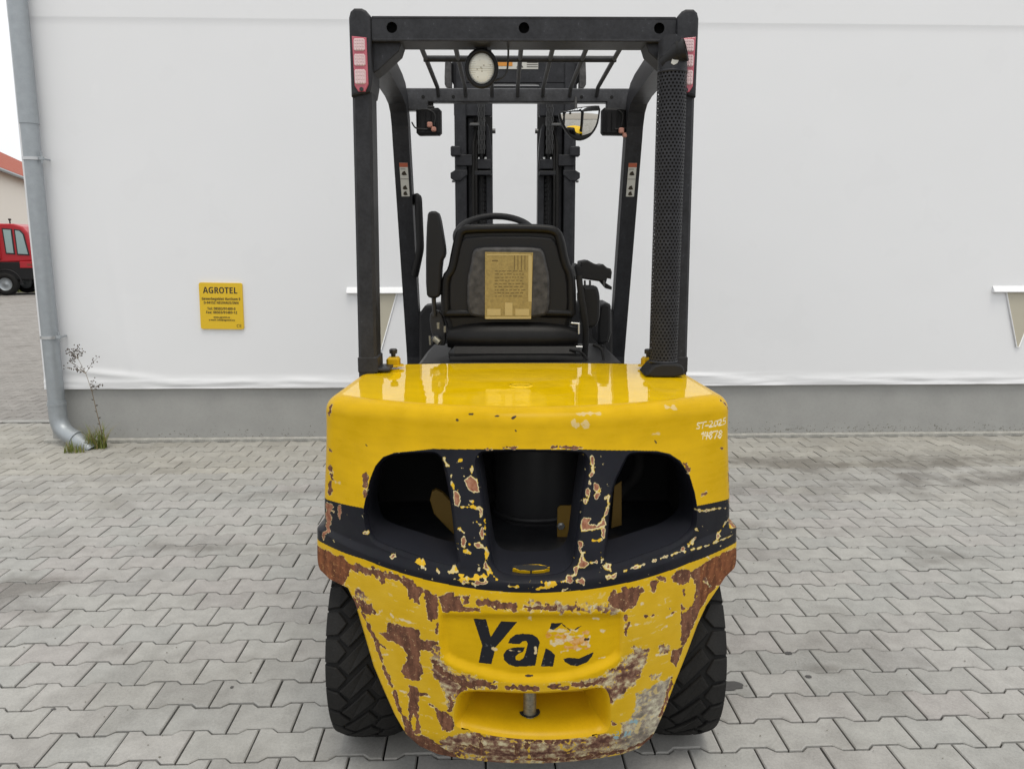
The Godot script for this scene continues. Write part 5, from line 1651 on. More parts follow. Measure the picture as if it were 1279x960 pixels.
func build_wheels(truck: Node3D) -> void:
	var R := 0.292
	var half := 0.091
	var crown := func(u: float) -> float:
		return R - 0.015 * pow(absf(u) / half, 4.0)
	# blocks as polygons over (across the tread, along it), one pitch
	var count := 25
	var pitch := TAU * R / count
	var k := pitch / 0.07
	var shapes := [
		pv([-0.094, -0.026, -0.057, -0.0225, -0.033, 0.0065, -0.058, 0.036, -0.094, 0.039]),
		pv([-0.054, -0.029, -0.027, -0.053, 0.042, 0.0135, 0.021, 0.046]),
		pv([0.094, 0.023, 0.056, 0.0255, 0.031, 0.052, 0.052, 0.086, 0.094, 0.088])]
	var blocks := []
	for p in shapes:
		var st := S()
		var q := PackedVector2Array()
		for v in p: q.append(Vector2(v.x, v.y * k))
		if area(q) < 0.0: q.reverse()
		q = dense(inset(q, 0.0009), 0.02)
		var top := inset(q, 0.0024)
		var place := func(v: Vector2, drop: float) -> Vector3:
			var r: float = crown.call(clampf(v.x, -half, half)) - drop - (0.006 if absf(v.x) > half else 0.0)
			var a := v.y / R
			return Vector3(v.x, r * sin(a), r * cos(a))
		var n := q.size()
		for i in n:
			var j := (i + 1) % n
			var cen := Vector3(0, 0, R)
			var out := Vector3(q[i].x - (shapes[1][0].x if false else 0.0), 0, 0)
			var e := q[j] - q[i]
			out = Vector3(e.y, -e.x, 0.0)
			quad(st, place.call(q[i], 0.011), place.call(q[j], 0.011), place.call(q[j], 0.0022), place.call(q[i], 0.0022), out)
			quad(st, place.call(q[i], 0.0022), place.call(q[j], 0.0022), place.call(top[j], 0.0), place.call(top[i], 0.0), out + Vector3(0, 0, 0.02))
		var idx := Geometry2D.triangulate_polygon(top)
		for i in range(0, idx.size(), 3):
			tri(st, place.call(top[idx[i]], 0.0), place.call(top[idx[i + 1]], 0.0), place.call(top[idx[i + 2]], 0.0), Vector3(0, 0, 1))
		st.generate_normals()
		blocks.append(st.commit())
	for s in [-1.0, 1.0]:
		var wheel := Node3D.new()
		wheel.name = "rear_wheel"
		truck.add_child(wheel, true)
		wheel.position = V(0.445 if s > 0 else -0.446, R - 0.001, 2.252)
		wheel.rotation.x = 0.05 + 0.06 * s
		var st := S()
		var prof := []
		for i in 15:
			var u := lerpf(-half, half, i / 14.0)
			prof.append(Vector2(u, crown.call(u) - 0.0095))
		prof.push_front(Vector2(-half - 0.002, R - 0.05))
		prof.push_front(Vector2(-half - 0.001, R - 0.085))
		prof.push_front(Vector2(-half + 0.012, R - 0.125))
		prof.append(Vector2(half + 0.002, R - 0.05))
		prof.append(Vector2(half + 0.001, R - 0.085))
		prof.append(Vector2(half - 0.012, R - 0.125))
		lathe(st, Vector3.ZERO, Vector3.RIGHT, prof, 64)
		obj("tyre", st, M.rubber_deep, wheel)
		st = S()
		lathe(st, Vector3.ZERO, Vector3.RIGHT, [Vector2(-0.09, 0.001), Vector2(-0.09, 0.06), Vector2(-0.05, 0.09), Vector2(-0.08, 0.165), Vector2(0.08, 0.165), Vector2(0.05, 0.09), Vector2(0.09, 0.06), Vector2(0.09, 0.001)], 32)
		obj("rim", st, M.dirty_yellow, wheel)
		for i in count:
			for b in blocks:
				var o := shared("tread_block", b, M.rubber, wheel)
				o.rotation.x = TAU * i / count
	for s in [-1.0, 1.0]:
		var wheel := Node3D.new()
		wheel.name = "front_wheel"
		truck.add_child(wheel, true)
		wheel.position = V(s * 0.47, 0.344, 3.95)
		var st := S()
		lathe(st, Vector3.ZERO, Vector3.RIGHT, [Vector2(-0.09, 0.19), Vector2(-0.112, 0.24), Vector2(-0.11, 0.31), Vector2(-0.08, 0.34), Vector2(0.08, 0.34), Vector2(0.11, 0.31), Vector2(0.112, 0.24), Vector2(0.09, 0.19)], 48)
		for i in 28:
			var a := TAU * i / 28.0
			box(st, Vector3(-0.05, sin(a) * 0.338, cos(a) * 0.338), Vector3(0.095, 0.018, 0.035), 0.003, Basis(Vector3.RIGHT, -a + PI * 0.5 + PI * 0.5))
			box(st, Vector3(0.05, sin(a + 0.11) * 0.338, cos(a + 0.11) * 0.338), Vector3(0.095, 0.018, 0.035), 0.003, Basis(Vector3.RIGHT, -a - 0.11))
		obj("tyre", st, M.rubber, wheel)
		st = S()
		lathe(st, Vector3.ZERO, Vector3.RIGHT, [Vector2(-0.06, 0.001), Vector2(-0.06, 0.1), Vector2(-0.09, 0.19), Vector2(0.09, 0.19), Vector2(0.06, 0.1), Vector2(0.06, 0.001)], 32)
		obj("rim", st, M.yellow, wheel)
	var st := S()
	tube(st, [V(-0.36, 0.29, 2.252), V(0.36, 0.29, 2.252)], 0.05, 14)
	box(st, V(0, 0.30, 2.252), Vector3(0.5, 0.12, 0.14), 0.02)
	obj("rear_axle", st, M.dark, truck)
	st = S()
	tube(st, [V(-0.4, 0.344, 3.95), V(0.4, 0.344, 3.95)], 0.07, 14)
	obj("front_axle", st, M.dark, truck)

func build_guard(truck: Node3D) -> void:
	# rear posts
	for s in [-1.0, 1.0]:
		var st := S()
		var a := V(s * 0.472, 2.0, 2.50)
		var b := V(s * 0.485, 1.02, 2.52)
		var ax := (a - b).normalized()
		var bas := Basis(Vector3(1, 0, 0), ax, Vector3(1, 0, 0).cross(ax))
		box(st, (a + b) * 0.5, Vector3(0.056, (a - b).length(), 0.105), 0.008, bas)
		var post := obj("rear_post", st, M.powder, truck)
		st = S()
		box(st, V(s * 0.483, 1.068, 2.52), Vector3(0.062, 0.05, 0.11), 0.003)
		box(st, V(s * 0.440, 1.052, 2.52), Vector3(0.05, 0.010, 0.10), 0.003)
		obj("post_foot", st, M.powder, post)
		# rounded corner housing on top of the post
		st = S()
		var p := pv([-0.502, 1.86, -0.502, 2.075, -0.497, 2.092, -0.486, 2.101, -0.464, 2.101, -0.452, 2.095, -0.440, 2.081, -0.440, 1.905, -0.447, 1.872])
		if s > 0:
			for i in p.size(): p[i].x = -p[i].x
		prism(st, p, at_depth(2.435), -0.15, 0.0, 0.007)
		var cap := obj("corner_housing", st, M.powder, truck)
		st = S()
		var gus := pv([-0.442, 2.02, -0.442, 1.93, -0.425, 1.94, -0.365, 1.992, -0.355, 2.02])
		if s > 0:
			for i in gus.size(): gus[i].x = -gus[i].x
		prism(st, gus, at_depth(2.47), -0.09, 0.0, 0.003)
		obj("gusset", st, M.powder, cap)
		# tail light
		st = S()
		var lens := pv([-0.494, 2.024, -0.452, 2.020, -0.450, 1.892, -0.460, 1.872, -0.480, 1.872, -0.490, 1.888])
		if s > 0:
			for i in lens.size(): lens[i].x = -lens[i].x
		prism(st, lens, at_depth(2.435), -0.003, 0.007, 0.003)
		var tail := obj("tail_light", st, M.lens_red, truck)
		for q in [[1.983, 2.017], [1.942, 1.975], [1.892, 1.933]]:
			st = S()
			box(st, V(s * 0.4725, (q[0] + q[1]) * 0.5, 2.429), Vector3(0.032, q[1] - q[0], 0.010), 0.004)
			for gx in 4:
				for gy in 4:
					box(st, V(s * 0.4725 + (gx - 1.5) * 0.0072, lerpf(q[0], q[1], (gy + 0.5) / 4.0), 2.4238), Vector3(0.0055, (q[1] - q[0]) / 5.2, 0.0022), 0.0012)
			obj("lens_cell", st, M.lens_pale, tail)
		st = S()
		tube(st, [V(s * 0.470, 1.878, 2.432), V(s * 0.470, 1.878, 2.4255)], 0.006, 10)
		obj("screw", st, M.dark, tail)
	# cross beam with three round holes
	var cyl := func(csg: CSGCombiner3D, x: float) -> void:
		var c := CSGCylinder3D.new()
		c.radius = 0.0155
		c.height = 0.2
		c.sides = 24
		c.operation = CSGShape3D.OPERATION_SUBTRACTION
		c.rotation.x = PI * 0.5
		c.position = V(x, 2.052, 2.44)
		c.name = "hole"
		csg.add_child(c, true)
	var beam := CSGCombiner3D.new()
	beam.name = "rear_cross_beam"
	truck.add_child(beam)
	var bb := CSGBox3D.new()
	bb.name = "beam_shell"
	bb.size = Vector3(0.878, 0.062, 0.006)
	bb.position = V(0, 2.046, 2.452)
	beam.add_child(bb)
	for x in [-0.381, 0.0, 0.391]: cyl.call(beam, x)
	beam.material_override = M.powder
	var st := S()
	box(st, V(0, 2.079, 2.50), Vector3(0.878, 0.008, 0.104), 0.002)
	box(st, V(0, 2.0185, 2.50), Vector3(0.878, 0.008, 0.104), 0.002)
	box(st, V(0, 2.048, 2.549), Vector3(0.878, 0.052, 0.006), 0.002)
	obj("beam_box", st, M.powder, truck)
	st = S()
	box(st, V(0, 2.045, 2.49), Vector3(0.872, 0.056, 0.004), 0.001)
	obj("beam_inside", st, M.pit, truck)
	# side rails and front pillars, one bent profile each
	for s in [-1.0, 1.0]:
		st = S()
		var path := [Vector2(2.52, 2.055), Vector2(3.30, 2.055)]
		path.append_array([Vector2(3.42, 2.045), Vector2(3.50, 2.015), Vector2(3.555, 1.955), Vector2(3.585, 1.88)])
		path.append_array([Vector2(4.0, 0.90), Vector2(4.02, 0.45)])
		var w := 0.070
		var th := 0.085
		for i in path.size() - 1:
			var t0: Vector2 = (path[mini(i + 1, path.size() - 1)] - path[maxi(i - 1, 0)]).normalized()
			var t1: Vector2 = (path[mini(i + 2, path.size() - 1)] - path[i]).normalized()
			var n0 := Vector2(t0.y, -t0.x) * th * 0.5
			var n1 := Vector2(t1.y, -t1.x) * th * 0.5
			var xa: float = lerpf(0.472, 0.508, clampf((path[i].x - 2.52) / 1.48, 0.0, 1.0))
			var xb: float = lerpf(0.472, 0.508, clampf((path[i + 1].x - 2.52) / 1.48, 0.0, 1.0))
			var c := []
			for q in [[path[i], n0, xa], [path[i + 1], n1, xb]]:
				for e in [[-1, -1], [1, -1], [1, 1], [-1, 1]]:
					var pp: Vector2 = q[0] + q[1] * e[1]
					c.append(V(s * (q[2] + e[0] * w * 0.5), pp.y, pp.x))
			var mid: Vector3 = (c[0] + c[2] + c[4] + c[6]) * 0.25
			for e in [[0, 1, 5, 4], [1, 2, 6, 5], [2, 3, 7, 6], [3, 0, 4, 7]]:
				quad(st, c[e[0]], c[e[1]], c[e[2]], c[e[3]], (c[e[0]] + c[e[1]] + c[e[2]] + c[e[3]]) * 0.25 - mid)
		obj("guard_rail", st, M.powder, truck)
		# warning label with pictograms on the front pillar
		var lab := thing_part("pillar_label", truck)
		var dir := Vector2(4.0 - 3.585, 0.90 - 1.88).normalized()
		var start := Vector2(3.66, 1.703) - Vector2(-dir.y, dir.x) * 0.0 
		var ax := Vector3(0, -dir.y, dir.x).normalized()        # up along the pillar
		var out := Vector3(0, ax.z, -ax.y) * -1.0
		lab.transform = Transform3D(Basis(Vector3(1, 0, 0), ax, Vector3(1, 0, 0).cross(ax)), V(s * 0.497 + 0.004, 1.735, 3.6464) + Vector3(0, 0, 0) + Vector3(1, 0, 0).cross(ax) * 0.0435)
		st = S()
		box(st, Vector3(0, 0, 0), Vector3(0.036, 0.150, 0.0016), 0.0004)
		obj("label_sheet", st, M.label_white, lab)
		st = S()
		box(st, Vector3(0, 0.066, 0.0012), Vector3(0.036, 0.018, 0.0012), 0.0003)
		obj("label_header", st, M.label_red, lab)
		st = S()
		for q in [[0.030, 0.012], [-0.034, 0.011], [-0.060, 0.010]]:
			prism(st, PackedVector2Array([Vector2(-q[1], q[0] - 0.006), Vector2(-0.003, q[0] - 0.010), Vector2(q[1], q[0] - 0.008), Vector2(q[1] * 0.6, q[0] + 0.002), Vector2(0.004, q[0] + 0.010), Vector2(-0.006, q[0] + 0.006)]), Transform3D.IDENTITY, 0.0006, 0.0016, 0.0)
		box(st, Vector3(0, 0.004, 0.0012), Vector3(0.034, 0.002, 0.0008), 0.0002)
		box(st, Vector3(-0.004, 0.048, 0.0012), Vector3(0.022, 0.002, 0.0008), 0.0002)
		obj("label_pictograms", st, M.print_black, lab)
	# front bar, grid bars, tube across them
	st = S()
	box(st, V(0.005, 2.063, 3.575), Vector3(0.955, 0.056, 0.05), 0.004)
	box(st, V(-0.43, 2.022, 3.575), Vector3(0.10, 0.04, 0.05), 0.003)
	box(st, V(0.43, 2.022, 3.575), Vector3(0.10, 0.04, 0.05), 0.003)
	obj("front_cross_bar", st, M.dusty, truck)
	st = S()
	for x in [-0.40, -0.272, 0.272, 0.40]:
		tube(st, [V(x, 2.055, 3.553), V(x, 2.055, 3.5485)], 0.0075, 12)
	obj("bar_holes", st, M.pit, truck)
	for x in [-0.335, -0.22, -0.108, 0.0, 0.107, 0.221, 0.335]:
		st = S()
		tube(st, [V(x * 1.01, 2.098, 2.56), V(x, 2.085, 3.50), V(x, 2.060, 3.548)], 0.0085, 10)
		obj("roof_bar", st, M.dusty, truck)
	st = S()
	tube(st, [V(-0.345, 2.092, 3.02), V(0.345, 2.092, 3.02)], 0.011, 12)
	obj("roof_cross_tube", st, M.powder, truck)

func thing_part(called: String, parent: Node) -> Node3D:
	var o := Node3D.new()
	o.name = called
	parent.add_child(o, true)
	return o

func build_exhaust(truck: Node3D) -> void:
	# perforated heat shield: hexagonal cells, each a ring round a hole
	var c := Vector2(0.428, 2.425)
	var r := 0.0425
	var around := 24
	var cell := TAU * r / around
	var dy := cell * 0.866
	var st := S()
	st.set_smooth_group(0)
	var h0 := 1.085
	var h1 := 1.928
	var rows := int((h1 - h0) / dy)
	var wrap := func(u: float, y: float) -> Vector3:
		var a := u / r
		return V(c.x + r * sin(a), y, c.y - r * cos(a))
	for j in rows:
		for i in around:
			var u0 := (i + (0.5 if j % 2 else 0.0)) * cell
			var y0 := h0 + (j + 0.5) * dy
			for k in 6:
				var a0 := TAU * (k + 0.5) / 6.0
				var a1 := TAU * (k + 1.5) / 6.0
				var R0 := cell / sqrt(3.0)
				var o0 := Vector2(cos(a0), sin(a0))
				var o1 := Vector2(cos(a1), sin(a1))
				var hr := cell * 0.31
				var p := [Vector2(u0, y0) + o0 * R0, Vector2(u0, y0) + o1 * R0, Vector2(u0, y0) + o1 * hr, Vector2(u0, y0) + o0 * hr]
				var a := u0 / r
				quad(st, wrap.call(p[0].x, p[0].y), wrap.call(p[1].x, p[1].y), wrap.call(p[2].x, p[2].y), wrap.call(p[3].x, p[3].y), Vector3(sin(a), 0, cos(a)))
	var sh := obj("exhaust_shield", st, M.powder, truck)
	sh.set_meta("label", "black perforated heat shield round the exhaust pipe")
	st = S()
	tube(st, [V(c.x, 1.05, c.y), V(c.x, 1.93, c.y)], 0.0365, 24)
	obj("exhaust_pipe", st, M.pit, sh)
	# plain top with an outlet cut to the right
	st = S()
	st.set_smooth_group(0)
	var n := 28
	for i in n:
		var a0 := TAU * i / n
		var a1 := TAU * (i + 1) / n
		var hi := func(a: float) -> float:
			return 2.020 - 0.012 * (1.0 - cos(a)) - 0.075 * pow(maxf(0.0, sin(a)), 1.5)
		quad(st, V(c.x + r * sin(a0), 1.925, c.y - r * cos(a0)), V(c.x + r * sin(a1), 1.925, c.y - r * cos(a1)), V(c.x + r * sin(a1), hi.call(a1), c.y - r * cos(a1)), V(c.x + r * sin(a0), hi.call(a0), c.y - r * cos(a0)), Vector3(sin(a0), 0, cos(a0)))
	for e in [1.925, 1.085]:
		lathe(st, V(c.x, e - 0.004, c.y), Vector3.UP, [Vector2(0, r), Vector2(0.0, r + 0.001), Vector2(0.008, r + 0.001), Vector2(0.008, r)], 28)
	obj("shield_top", st, M.powder, sh)
	st = S()
	var oc := V(c.x + 0.019, 1.975, c.y - 0.028)
	tube(st, [oc + Vector3(-0.05, -0.03, -0.02), oc + Vector3(-0.01, 0, 0), oc + Vector3(0.010, 0.005, 0.008)], [0.020, 0.029, 0.032], 22, false)
	obj("outlet_pipe", st, M.plastic, sh)
	st = S()
	tube(st, [oc + Vector3(-0.012, 0, 0), oc + Vector3(0.0095, 0.005, 0.006)], 0.030, 22)
	obj("outlet_mouth", st, M.pit, sh)
	st = S()
	prism(st, PackedVector2Array([Vector2(-0.012, -0.010), Vector2(-0.004, -0.015), Vector2(0.006, -0.010), Vector2(0.010, 0.0), Vector2(0.003, 0.006), Vector2(-0.001, 0.013), Vector2(-0.008, 0.005)]), Transform3D(Basis(Vector3.UP, -0.02), V(c.x - 0.001, 1.952, c.y - r - 0.0002)), -0.002, 0.0006, 0.0)
	obj("paint_chip", st, M.label_white, sh)
	st = S()
	prism(st, smooth_poly(PackedVector2Array([Vector2(-0.065, 0.0), Vector2(0.055, 0.0), Vector2(0.055, 0.028), Vector2(0.04, 0.042), Vector2(-0.03, 0.042), Vector2(-0.05, 0.022)]), 1), Transform3D(Basis(), V(c.x, 1.042, c.y - 0.052)), -0.12, 0.0, 0.006)
	obj("exhaust_boot", st, M.plastic, truck)

func build_lamps(truck: Node3D) -> void:
	# round work lamp under the rear beam
	var lamp := thing_part("work_lamp", truck)
	lamp.position = V(-0.126, 1.958, 2.535)
	lamp.rotation = Vector3(0.20, 0.10, 0)
	lamp.scale = Vector3(0.94, 1.05, 1.0)
	var st := S()
	lathe(st, Vector3(0, 0, -0.045), Vector3.BACK, [Vector2(0, 0.001), Vector2(0, 0.035), Vector2(0.015, 0.045), Vector2(0.03, 0.053), Vector2(0.052, 0.0545), Vector2(0.060, 0.051), Vector2(0.060, 0.043), Vector2(0.052, 0.041)], 40)
	obj("lamp_housing", st, M.plastic, lamp)
	st = S()
	lathe(st, Vector3(0, 0, 0.004), Vector3.BACK, [Vector2(0, 0.0415), Vector2(0.006, 0.036), Vector2(0.008, 0.02), Vector2(0.0085, 0.0005)], 36)
	obj("lamp_lens", st, M.led, lamp)
	st = S()
	for i in range(-6, 7):
		var y := i * 0.0058
		var wd := sqrt(maxf(0.0, 0.039 * 0.039 - y * y))
		box(st, Vector3(0, y, 0.0122 - 0.004 * absf(i) / 6.0), Vector3(wd * 2.0, 0.0009, 0.002), 0.0003)
	for i in 9:
		box(st, Vector3(cos(i * 2.4) * 0.006 * i * 0.6, sin(i * 2.4) * 0.006 * i * 0.6, 0.0125 - 0.0003 * i), Vector3(0.005, 0.004, 0.002), 0.0004)
	obj("lens_ribs", st, M.led_rib, lamp)
	st = S()
	box(st, Vector3(0, 0.062, -0.01), Vector3(0.034, 0.03, 0.03), 0.004)
	tube(st, [Vector3(-0.03, 0.066, -0.01), Vector3(0.03, 0.066, -0.01)], 0.009, 10)
	obj("lamp_bracket", st, M.plastic, lamp)
	st = S()
	tube(st, bend([V(-0.045, 2.012, 2.53), V(-0.045, 1.985, 2.545), V(-0.05, 1.94, 2.55), V(-0.09, 1.925, 2.55)], 0.022), 0.0032, 8)
	obj("lamp_cable", st, M.dark, truck)
	# two square work lamps under the front bar, seen from their backs
	for s in [-1.0, 1.0]:
		var cx: float = -0.378 if s < 0 else 0.412
		var lp := thing_part("square_lamp", truck)
		lp.position = V(cx, 1.955 if s < 0 else 1.957, 3.57)
		lp.rotation = Vector3(0.0, 0.1 * s, 0)
		st = S()
		box(st, Vector3.ZERO, Vector3(0.106, 0.112, 0.05), 0.010)
		for f in 4:
			box(st, Vector3(-0.036 + f * 0.024, 0, 0.028), Vector3(0.004, 0.08, 0.008), 0.001)
		obj("lamp_body", st, M.plastic, lp)
		st = S()
		box(st, Vector3(0.0, 0.082, -0.01), Vector3(0.036, 0.05, 0.006), 0.002)
		box(st, Vector3(0.0, 0.062, 0.0), Vector3(0.044, 0.010, 0.03), 0.002)
		obj("lamp_bracket", st, M.worn_grey, lp)
		st = S()
		tube(st, bend([Vector3(-0.05 * s * -1.0, 0.045, 0.028), Vector3(0.0, 0.050, 0.034), Vector3(0.036, 0.03, 0.034), Vector3(0.028, -0.02, 0.035)], 0.02), 0.0026, 8)
		tube(st, bend([Vector3(s * 0.075, 0.0, 0.0), Vector3(s * 0.055, -0.03, 0.03), Vector3(0.0, -0.034, 0.035)], 0.02), 0.0032, 8)
		obj("lamp_cable", st, M.dark, lp)
		st = S()
		var qx := 0.014 if s < 0 else 0.03
		var qy := -0.016 if s < 0 else -0.04
		box(st, Vector3(qx - 0.004, qy, 0.038), Vector3(0.022, 0.022, 0.018), 0.004)
		box(st, Vector3(qx + 0.012, qy - 0.018, 0.036), Vector3(0.020, 0.019, 0.016), 0.004)
		obj("plug", st, M.connector, lp)
	# wide convex mirror
	var d := 3.46
	var poly := smooth_poly(pv([0.168, 1.980, 0.171, 1.957, 0.181, 1.934, 0.195, 1.910, 0.213, 1.888, 0.233, 1.873, 0.257, 1.867, 0.282, 1.872, 0.307, 1.887, 0.327, 1.914, 0.338, 1.946, 0.344, 2.006, 0.317, 2.007, 0.283, 2.003, 0.246, 1.999, 0.218, 1.992, 0.190, 1.987]), 1)
	st = S()
	prism(st, poly, at_depth(d), -0.030, 0.0, 0.005)
	var rim := obj("mirror", st, M.plastic, truck)
	var inn := inset(poly, 0.0085)
	st = S()
	st.set_smooth_group(0)
	var cen := Vector2.ZERO
	for q in inn: cen += q / inn.size()
	cen += Vector2(0.004, 0.045)
	var far_ := 0.0
	for q in inn: far_ = maxf(far_, q.distance_to(cen))
	inn = dense(inn, 0.004)
	var prev := []
	for k in 13:
		var t := k / 12.0
		var ring := []
		for q in inn:
			var w := cen.lerp(q, t)
			ring.append(Vector3(w.x, w.y, 2.6 - d - 0.006 + 0.034 * (1.0 - pow(w.distance_to(cen) / far_, 2.0))))
		if k > 0:
			for i in inn.size():
				var j := (i + 1) % inn.size()
				quad(st, prev[i], prev[j], ring[j], ring[i], Vector3.BACK)
		prev = ring
	obj("mirror_glass", st, M.mirror, rim)
	st = S()
	tube(st, [V(0.245, 2.05, 3.53), V(0.245, 1.97, 3.50)], 0.006, 10)
	box(st, V(0.245, 1.985, 3.50), Vector3(0.05, 0.02, 0.03), 0.004)
	obj("mirror_stalk", st, M.worn_grey, rim)

func build_mast(truck: Node3D) -> void:
	var st: SurfaceTool
	for s in [-1.0, 1.0]:
		# outer channel
		st = S()
		box(st, V(s * 0.300, 1.22, 4.28), Vector3(0.016, 2.24, 0.15), 0.004)
		box(st, V(s * 0.274, 1.22, 4.21), Vector3(0.052, 2.24, 0.018), 0.004)
		box(st, V(s * 0.274, 1.22, 4.35), Vector3(0.052, 2.24, 0.018), 0.004)
		obj("outer_channel", st, M.powder, truck)
		st = S()
		box(st, V(s * 0.205, 1.20, 4.385), Vector3(0.175, 2.1, 0.012), 0.003)
		obj("mast_web", st, M.dark, truck)
		# middle channel
		st = S()
		box(st, V(s * 0.240, 1.24, 4.33), Vector3(0.014, 2.2, 0.13), 0.004)
		box(st, V(s * 0.228, 1.24, 4.265), Vector3(0.030, 2.2, 0.016), 0.004)
		obj("inner_channel", st, M.powder, truck)
		# the flat inner plate with its rounded top
		st = S()
		var p := pv([s * 0.150, 0.15, s * 0.150, 2.04, s * 0.144, 2.05, s * 0.134, 2.03, s * 0.123, 1.95, s * 0.117, 1.85, s * 0.115, 0.15])
		prism(st, p, at_depth(4.25), -0.13, 0.0, 0.004)
		obj("carriage_plate", st, M.powder, truck)
		# hydraulic cylinder and clamp
		st = S()
		tube(st, [V(s * 0.172, 0.15, 4.30), V(s * 0.172, 1.82, 4.30)], 0.030, 16)
		tube(st, [V(s * 0.172, 1.82, 4.30), V(s * 0.172, 2.2, 4.30)], 0.016, 14)
		var lift := obj("lift_cylinder", st, M.dark, truck)
		st = S()
		box(st, V(s * 0.168, 1.845, 4.24), Vector3(0.088, 0.05, 0.06), 0.004)
		box(st, V(s * 0.168, 1.800, 4.235), Vector3(0.092, 0.022, 0.07), 0.003)
		obj("cylinder_clamp", st, M.powder, lift)
		st = S()
		for q in [-0.02, 0.016]:
			tube(st, [V(s * 0.168 + q, 1.868, 4.225), V(s * 0.168 + q, 1.880, 4.225)], 0.007, 8)
		obj("clamp_bolt", st, M.bright, lift)
		# lift chain: a strand of links that runs over its wheel above
		var chain := thing_part("lift_chain", truck)
		st = S()
		for q in 5:
			var x: float = s * 0.172 + (q - 2) * 0.0075
			box(st, V(x, 0, 0) - V(0, 0, 0), Vector3(0.004, 0.026, 0.016), 0.002)
		st.generate_normals()
		var link := st.commit()
		for k in 11:
			var o := shared("chain_link", link, M.chain, chain)
			o.position = V(0, 1.905 + k * 0.0225, 4.195)
			o.position.x += 0.0028 * (k % 2)
		st = S()
		for k in 62:
			for q in 3:
				box(st, V(s * 0.165 + (q - 1) * 0.009, 0.35 + k * 0.0232, 4.262), Vector3(0.005, 0.017, 0.012), 0.001)
		obj("lower_chain", st, M.dark, chain).set_meta("kind", "stuff")
		# hoses
		st = S()
		for q in [[0.215, 4.20], [0.201, 4.205]]:
			tube(st, [V(s * q[0], 0.2, q[1]), V(s * q[0], 1.75, q[1]), V(s * (q[0] - 0.004), 1.95, q[1] + 0.01), V(s * (q[0] - 0.02), 2.03, q[1] + 0.03)], 0.0075, 8)
		obj("mast_hose", st, M.rubber, truck)
		# stop brackets on the outer channel
		st = S()
		box(st, V(s * 0.302, 1.905, 4.20), Vector3(0.050, 0.05, 0.05), 0.006)
		prism(st, PackedVector2Array([Vector2(s * 0.33, 1.775), Vector2(s * 0.33, 1.800), Vector2(s * 0.305, 1.815), Vector2(s * 0.245, 1.815), Vector2(s * 0.245, 1.790), Vector2(s * 0.28, 1.760), Vector2(s * 0.31, 1.760)]), at_depth(4.195), -0.06, 0.0, 0.004)
		box(st, V(s * 0.262, 1.862, 4.197), Vector3(0.085, 0.055, 0.012), 0.003)
		obj("mast_stop", st, M.powder, truck)
		st = S()
		tube(st, [V(s * 0.315, 1.752, 4.19), V(s * 0.315, 1.762, 4.19)], 0.008, 8)
		tube(st, [V(s * 0.115, 2.005, 4.2), V(s * 0.10, 2.005, 4.2)], 0.012, 10)
		box(st, V(s * 0.205, 2.035, 4.2), Vector3(0.05, 0.016, 0.03), 0.004)
		obj("mast_bolt", st, M.chain, truck)
		# roller housings at the ends of the head beam
		st = S()
		prism(st, PackedVector2Array([Vector2(s * 0.318, 2.335), Vector2(s * 0.348, 2.335), Vector2(s * 0.352, 2.26), Vector2(s * 0.352, 2.225), Vector2(s * 0.335, 2.205), Vector2(s * 0.318, 2.205)]), at_depth(4.17), -0.07, 0.0, 0.005)
		obj("roller_housing", st, M.worn_grey, truck)
	st = S()
	box(st, V(0, 2.300, 4.24), Vector3(0.635, 0.125, 0.05), 0.006)
	box(st, V(0, 2.222, 4.235), Vector3(0.26, 0.012, 0.04), 0.003)
	for s in [-1.0, 1.0]:
		box(st, V(s * 0.215, 2.16, 4.24), Vector3(0.19, 0.16, 0.05), 0.004)
		prism(st, PackedVector2Array([Vector2(s * 0.12, 2.228), Vector2(s * 0.10, 2.228), Vector2(s * 0.12, 2.20)]), at_depth(4.22), -0.04, 0.0, 0.002)
	obj("head_beam", st, M.powder, truck)
	var lab := thing_part("warning_label", truck)
	st = S()
	box(st, V(-0.008, 2.326, 4.213), Vector3(0.245, 0.042, 0.002), 0.0004)
	obj("label_sheet", st, M.label_white, lab)
	st = S()
	box(st, V(-0.072, 2.332, 4.2115), Vector3(0.115, 0.026, 0.002), 0.0004)
	obj("label_header", st, M.label_orange, lab)
	st = S()
	for k in 3:
		box(st, V(0.085, 2.336 - k * 0.010, 4.2115), Vector3(0.055, 0.003, 0.002), 0.0004)
	prism(st, PackedVector2Array([Vector2(0.005, 2.312), Vector2(0.040, 2.312), Vector2(0.022, 2.342)]), at_depth(4.2115), -0.001, 0.0005, 0.0)
	obj("label_print", st, M.print_black, lab)
	# carriage and forks on the far side
	st = S()
	for h in [0.13, 0.50]:
		box(st, V(0, h, 4.46), Vector3(1.0, 0.09, 0.035), 0.006)
	for x in [-0.2, 0.2]:
		box(st, V(x, 0.32, 4.42), Vector3(0.03, 0.5, 0.07), 0.004)
	obj("carriage", st, M.powder, truck)
	for x in [-0.3, 0.3]:
		st = S()
		prism(st, PackedVector2Array([Vector2(-4.49, 0.56), Vector2(-4.49, 0.05), Vector2(-5.60, 0.05), Vector2(-5.60, 0.062), Vector2(-4.62, 0.092), Vector2(-4.53, 0.13), Vector2(-4.53, 0.56)]), Transform3D(Basis(Vector3(0, 0, 1), Vector3(0, 1, 0), Vector3(-1, 0, 0)), Vector3(x, 0, 2.6)), -0.05, 0.05, 0.004)
		obj("fork", st, M.dark, truck)

